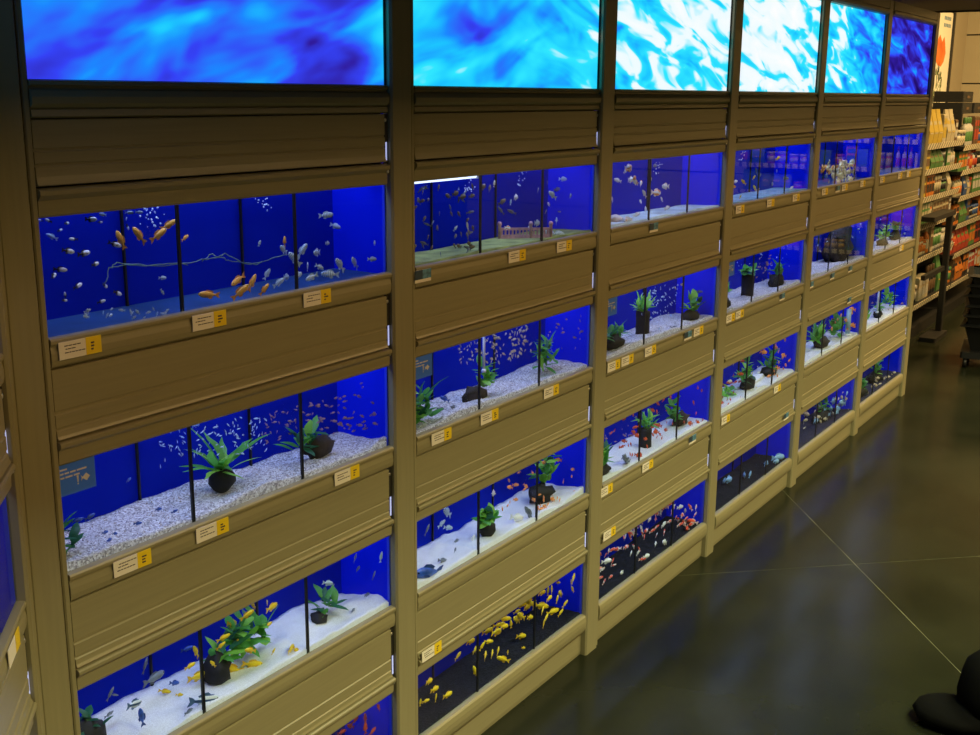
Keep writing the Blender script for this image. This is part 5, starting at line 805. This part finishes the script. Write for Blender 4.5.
def shelving(label, loc, rz, length, depth, levels, top, seed, words, palette, feet=True):
    u = tag(empty('shelf_unit', loc, (0, 0, rz)), label, 'shelving', 'shop shelf units')
    MB().box(0, length, depth - .02, depth, .0, top).build('back_panel', SHELFM, u)
    for x in (0, length - .03): MB().box(x, x + .03, depth - .07, depth - .02, 0, top).build('upright', SHELFM, u)
    MB().box(0, length, .04, depth - .02, 0, .07).build('plinth', SHELFM, u)
    rnd = random.Random(seed); cs, sn = math.cos(rz), math.sin(rz)
    for li, z in enumerate(levels):
        s = MB().box(.002, length - .002, .006, depth - .02, z - .022, z).build('shelf', SHELFM, u)
        st = MB().prism([(.002, .006, -.016), (length - .002, .006, -.016), (length - .002, -.008, .026), (.002, -.008, .026)][::-1], (0, .004, 0)).build('ticket_strip', STRIP, s, loc=(0, 0, z - .014))
        zn = levels[li + 1] - .03 if li + 1 < len(levels) else z + .26
        x = .03
        while x < length - .05:
            kind = rnd.choice(('carton', 'carton', 'bottle', 'tub', 'pouch')); c1, c2 = rnd.choice(palette), rnd.choice(palette)
            if c1 == c2: c2 = 'white' if c1 != 'white' else 'green'
            wd = {'carton': .085, 'bottle': .06, 'tub': .075, 'pouch': .11}[kind]*rnd.uniform(.8, 1.3)
            hg = min((zn - z)*.97, {'carton': .17, 'bottle': .19, 'tub': .11, 'pouch': .2}[kind]*rnd.uniform(.8, 1.3))
            for q in range(rnd.choice((1, 2, 3))):
                if x + wd > length - .03: break
                nm, me = pack(kind, c1, c2); lx, ly = x + wd/2, .035
                o = put(nm, me, None, (loc[0] + lx*cs - ly*sn, loc[1] + lx*sn + ly*cs, loc[2] + z), (0, 0, rz), (wd, wd if kind != 'carton' else min(wd*1.5, .12), hg))
                kw = {'carton': 'carton', 'bottle': 'bottle with a cap', 'tub': 'lidded tub', 'pouch': 'pouch'}[kind]
                tag(o, '%s %s with %s print on shelf %s, %s' % (c1, kw, c2, ('one', 'two', 'three', 'four', 'five', 'six')[li], words), kw.split()[-1] if kind != 'bottle' else 'bottle', 'packs on shelf %d of the %s' % (li + 1, words))
                x += wd + .006
            x += rnd.uniform(.0, .02)
    return u
WP = ['cream', 'white', 'cream', 'green', 'cream', 'yellow', 'black', 'brown', 'brown', 'orange']
shelving('dark steel shelf unit of cream packs beside the aquarium wall', (7.05, .30, 0), 0, 1.95, .44, [.25, .57, .79, .97, 1.15, 1.315], 1.46, 3, 'shelves beside the aquarium wall', WP)
shelving('dark steel shelf unit of bright packs in the far corner', (9.03, .30, 0), 0, 1.7, .44, [.25, .475, .695, .90, 1.09, 1.27], 1.50, 9, 'shelves in the far corner', ['red', 'orange', 'brown', 'white', 'blue', 'green', 'black', 'brown', 'cream'])
shelving('dark steel shelf unit standing along the far beige wall', (10.55, -.05, 0), R(-90), 2.6, .44, [.25, .50, .75, 1.0, 1.25, 1.5], 1.9, 21, 'shelves along the far wall', ['white', 'cream', 'red', 'green', 'yellow', 'orange', 'blue', 'white', 'teal'])
# front leg with foot that carries the deep lower shelves
lg = tag(empty('display_stand', (8.36, .215, 0)), 'dark steel stand with a flat top in front of the cream packs', 'stand')
MB().bbox(-.02, .025, -.02, .02, .012, .84, .005).build('upright', SHELFM, lg)
MB().bbox(-.32, .05, -.05, .06, 0, .03, .008).build('foot', SHELFM, lg)
MB().bbox(-.60, .05, -.03, .065, .84, .87, .004).build('top', SHELFM, lg)
MB().box(-.60, .02, -.005, .02, .46, .49).build('crossbar', SHELFM, lg)
# poster
PO = tag(empty('poster', (9.6, .752, 1.452)), 'white poster with an orange fish and green plants on the back wall', 'poster')
PWH = mat('poster_white', (.78, .72, .56), .55)
MB().box(0, .76, -.004, .004, 0, .84).build('sheet', PWH, PO)
MB().box(.76, .80, -.02, .004, -.05, .86).build('dark_edge_strip', SHELFM, PO)  # narrow dark upright strip along the right side of the sheet
MB().box(-.02, .76, -.012, .004, -.035, .0).build('bottom_bar', mat('poster_bar', (.85, .75, .5), .5), PO)
fsh = [(.45, .60), (.36, .655), (.29, .61), (.24, .53), (.27, .46), (.36, .42), (.47, .41), (.56, .45), (.60, .52), (.56, .59), (.51, .645)]
MB().prism([(x, -.0055, z) for x, z in fsh], (0, .0015, 0)).build('fish_print', mat('poster_orange', (.85, .16, .02), .5, var=.35, scale=8), PO)
pr_ = random.Random(3); k = MB()
for _ in range(110):
    x = pr_.uniform(.20, .56); z = pr_.uniform(.02, .40)*(1.1 - abs(x - .36)*2); s = pr_.uniform(.01, .03)
    k.prism([(x-s*.3, -.0055, z), (x+s*.3, -.0055, z), (x+s*.6, -.0055, z+s*1.5), (x, -.0055, z+s*2.4)], (0, .0015, 0), pr_.choice((0, 1)))
k.build('plant_print', [mat('poster_green', (.10, .16, .03), .6), mat('poster_dark', (.04, .05, .03), .6)], PO)
k = MB()
for zz in (.79, .735):
    x = .46
    while x < .68:
        q = pr_.uniform(.02, .04); k.box(x, x + q, -.0055, -.004, zz - .014, zz + .014); x += q + .018
k.build('lettering', mat('poster_blue', (.12, .22, .30), .6), PO)
# dark boxes on top of the far shelf unit
for q, (x, z) in enumerate(((9.62, 1.5), (9.62, 1.585), (10.05, 1.5))):
    b = MB().bbox(-.17, .17, 0, .22, 0, .08, .006); b.box(-.05, .05, -.002, 0, .03, .05, 1)
    o = b.build('storage_box', [PM['black'], PM['brown']], None, loc=(x, .42, z))
    tag(o, ('black flat box lying on top of the far corner shelves', 'black flat box stacked on another black box', 'black flat box beside a stack on the far corner shelves')[q], 'box')
# stack of shopping baskets at the end of the aisle
BK = mat('black_plastic', (.006, .006, .007), .5)
def basket_me():
    mb = MB(); r0 = [(-.15,-.10),(.15,-.10),(.15,.10),(-.15,.10)]; r1 = [(-.205,-.145),(.205,-.145),(.205,.145),(-.205,.145)]
    def wall(za, zb, ra, rb, n=0):
        vs_ = [(x,y,za) for x,y in ra] + [(x,y,zb) for x,y in rb]; mb.add(vs_, [(i,(i+1)%4,(i+1)%4+4,i+4) for i in range(4)])
    wall(0, .16, r0, r1); wall(.158, .004, [(x*.97,y*.97) for x,y in r1], [(x*.96,y*.96) for x,y in r0]); mb.add([(x,y,0) for x,y in r0], [(3,2,1,0)]); mb.add([(x*.96,y*.96,.004) for x,y in r0], [(0,1,2,3)])
    rim = [(.225,.165),(.235,.155)]
    wall(.150, .158, r1, [(-.235,-.17),(.235,-.17),(.235,.17),(-.235,.17)]); wall(.158, .170, [(-.235,-.17),(.235,-.17),(.235,.17),(-.235,.17)], [(x*.97,y*.97) for x,y in r1])
    return mb.mesh('bowl', BK)
BM_ = basket_me()
hnd = MB().tube([(-.215, 0, .165), (-.205, -.06, .172), (-.10, -.10, .176), (.10, -.10, .176), (.205, -.06, .172), (.215, 0, .165)], .006, 6).mesh('handle', BK)
bx, by = 7.62, -.25
st = tag(empty('basket_trolley', (bx, by, 0), (0, 0, R(8))), 'low black wheeled stand under the stack of baskets', 'trolley')
MB().bbox(-.22, .22, -.16, .16, .06, .10, .01).build('deck', BK, st)
wh = MB().tube([(0, -.012, 0), (0, .012, 0)], .03, 10).mesh('wheel', BK)
for x in (-.19, .19):
    for y in (-.13, .13): put('wheel', wh, st, (x, y, .03))
for q in range(6):
    b = empty('shopping_basket', (bx, by, .101 + q*.062), (0, 0, R(8 + (q % 3 - 1)*2)))
    tag(b, ('lowest', 'second lowest', 'third lowest', 'third highest', 'second highest', 'topmost')[q] + ' black plastic shopping basket of the stack at the aisle end', 'basket', 'stack of black shopping baskets')
    put('bowl', BM_, b); put('handle', hnd, b)
# black bag on the floor by the aisle
bg = tag(empty('bag', (3.06, -1.105, 0)), 'black rounded bag with a flat front pocket on the dark floor', 'bag')
BC = mat('black_cloth', (.004, .004, .004), .95, spec=.08)
blob(.12, .11, .11, 4, .06, 16, 10).build('body', BC, bg, loc=(0, 0, .10)); blob(.085, .10, .035, 5, .05, 14, 8).build('front_pocket', BC, bg, loc=(-.07, .105, .032))
MB().tube([(-.05, 0, .19), (-.03, 0, .225), (.03, 0, .225), (.05, 0, .19)], .008, 6).build('handle', BC, bg)
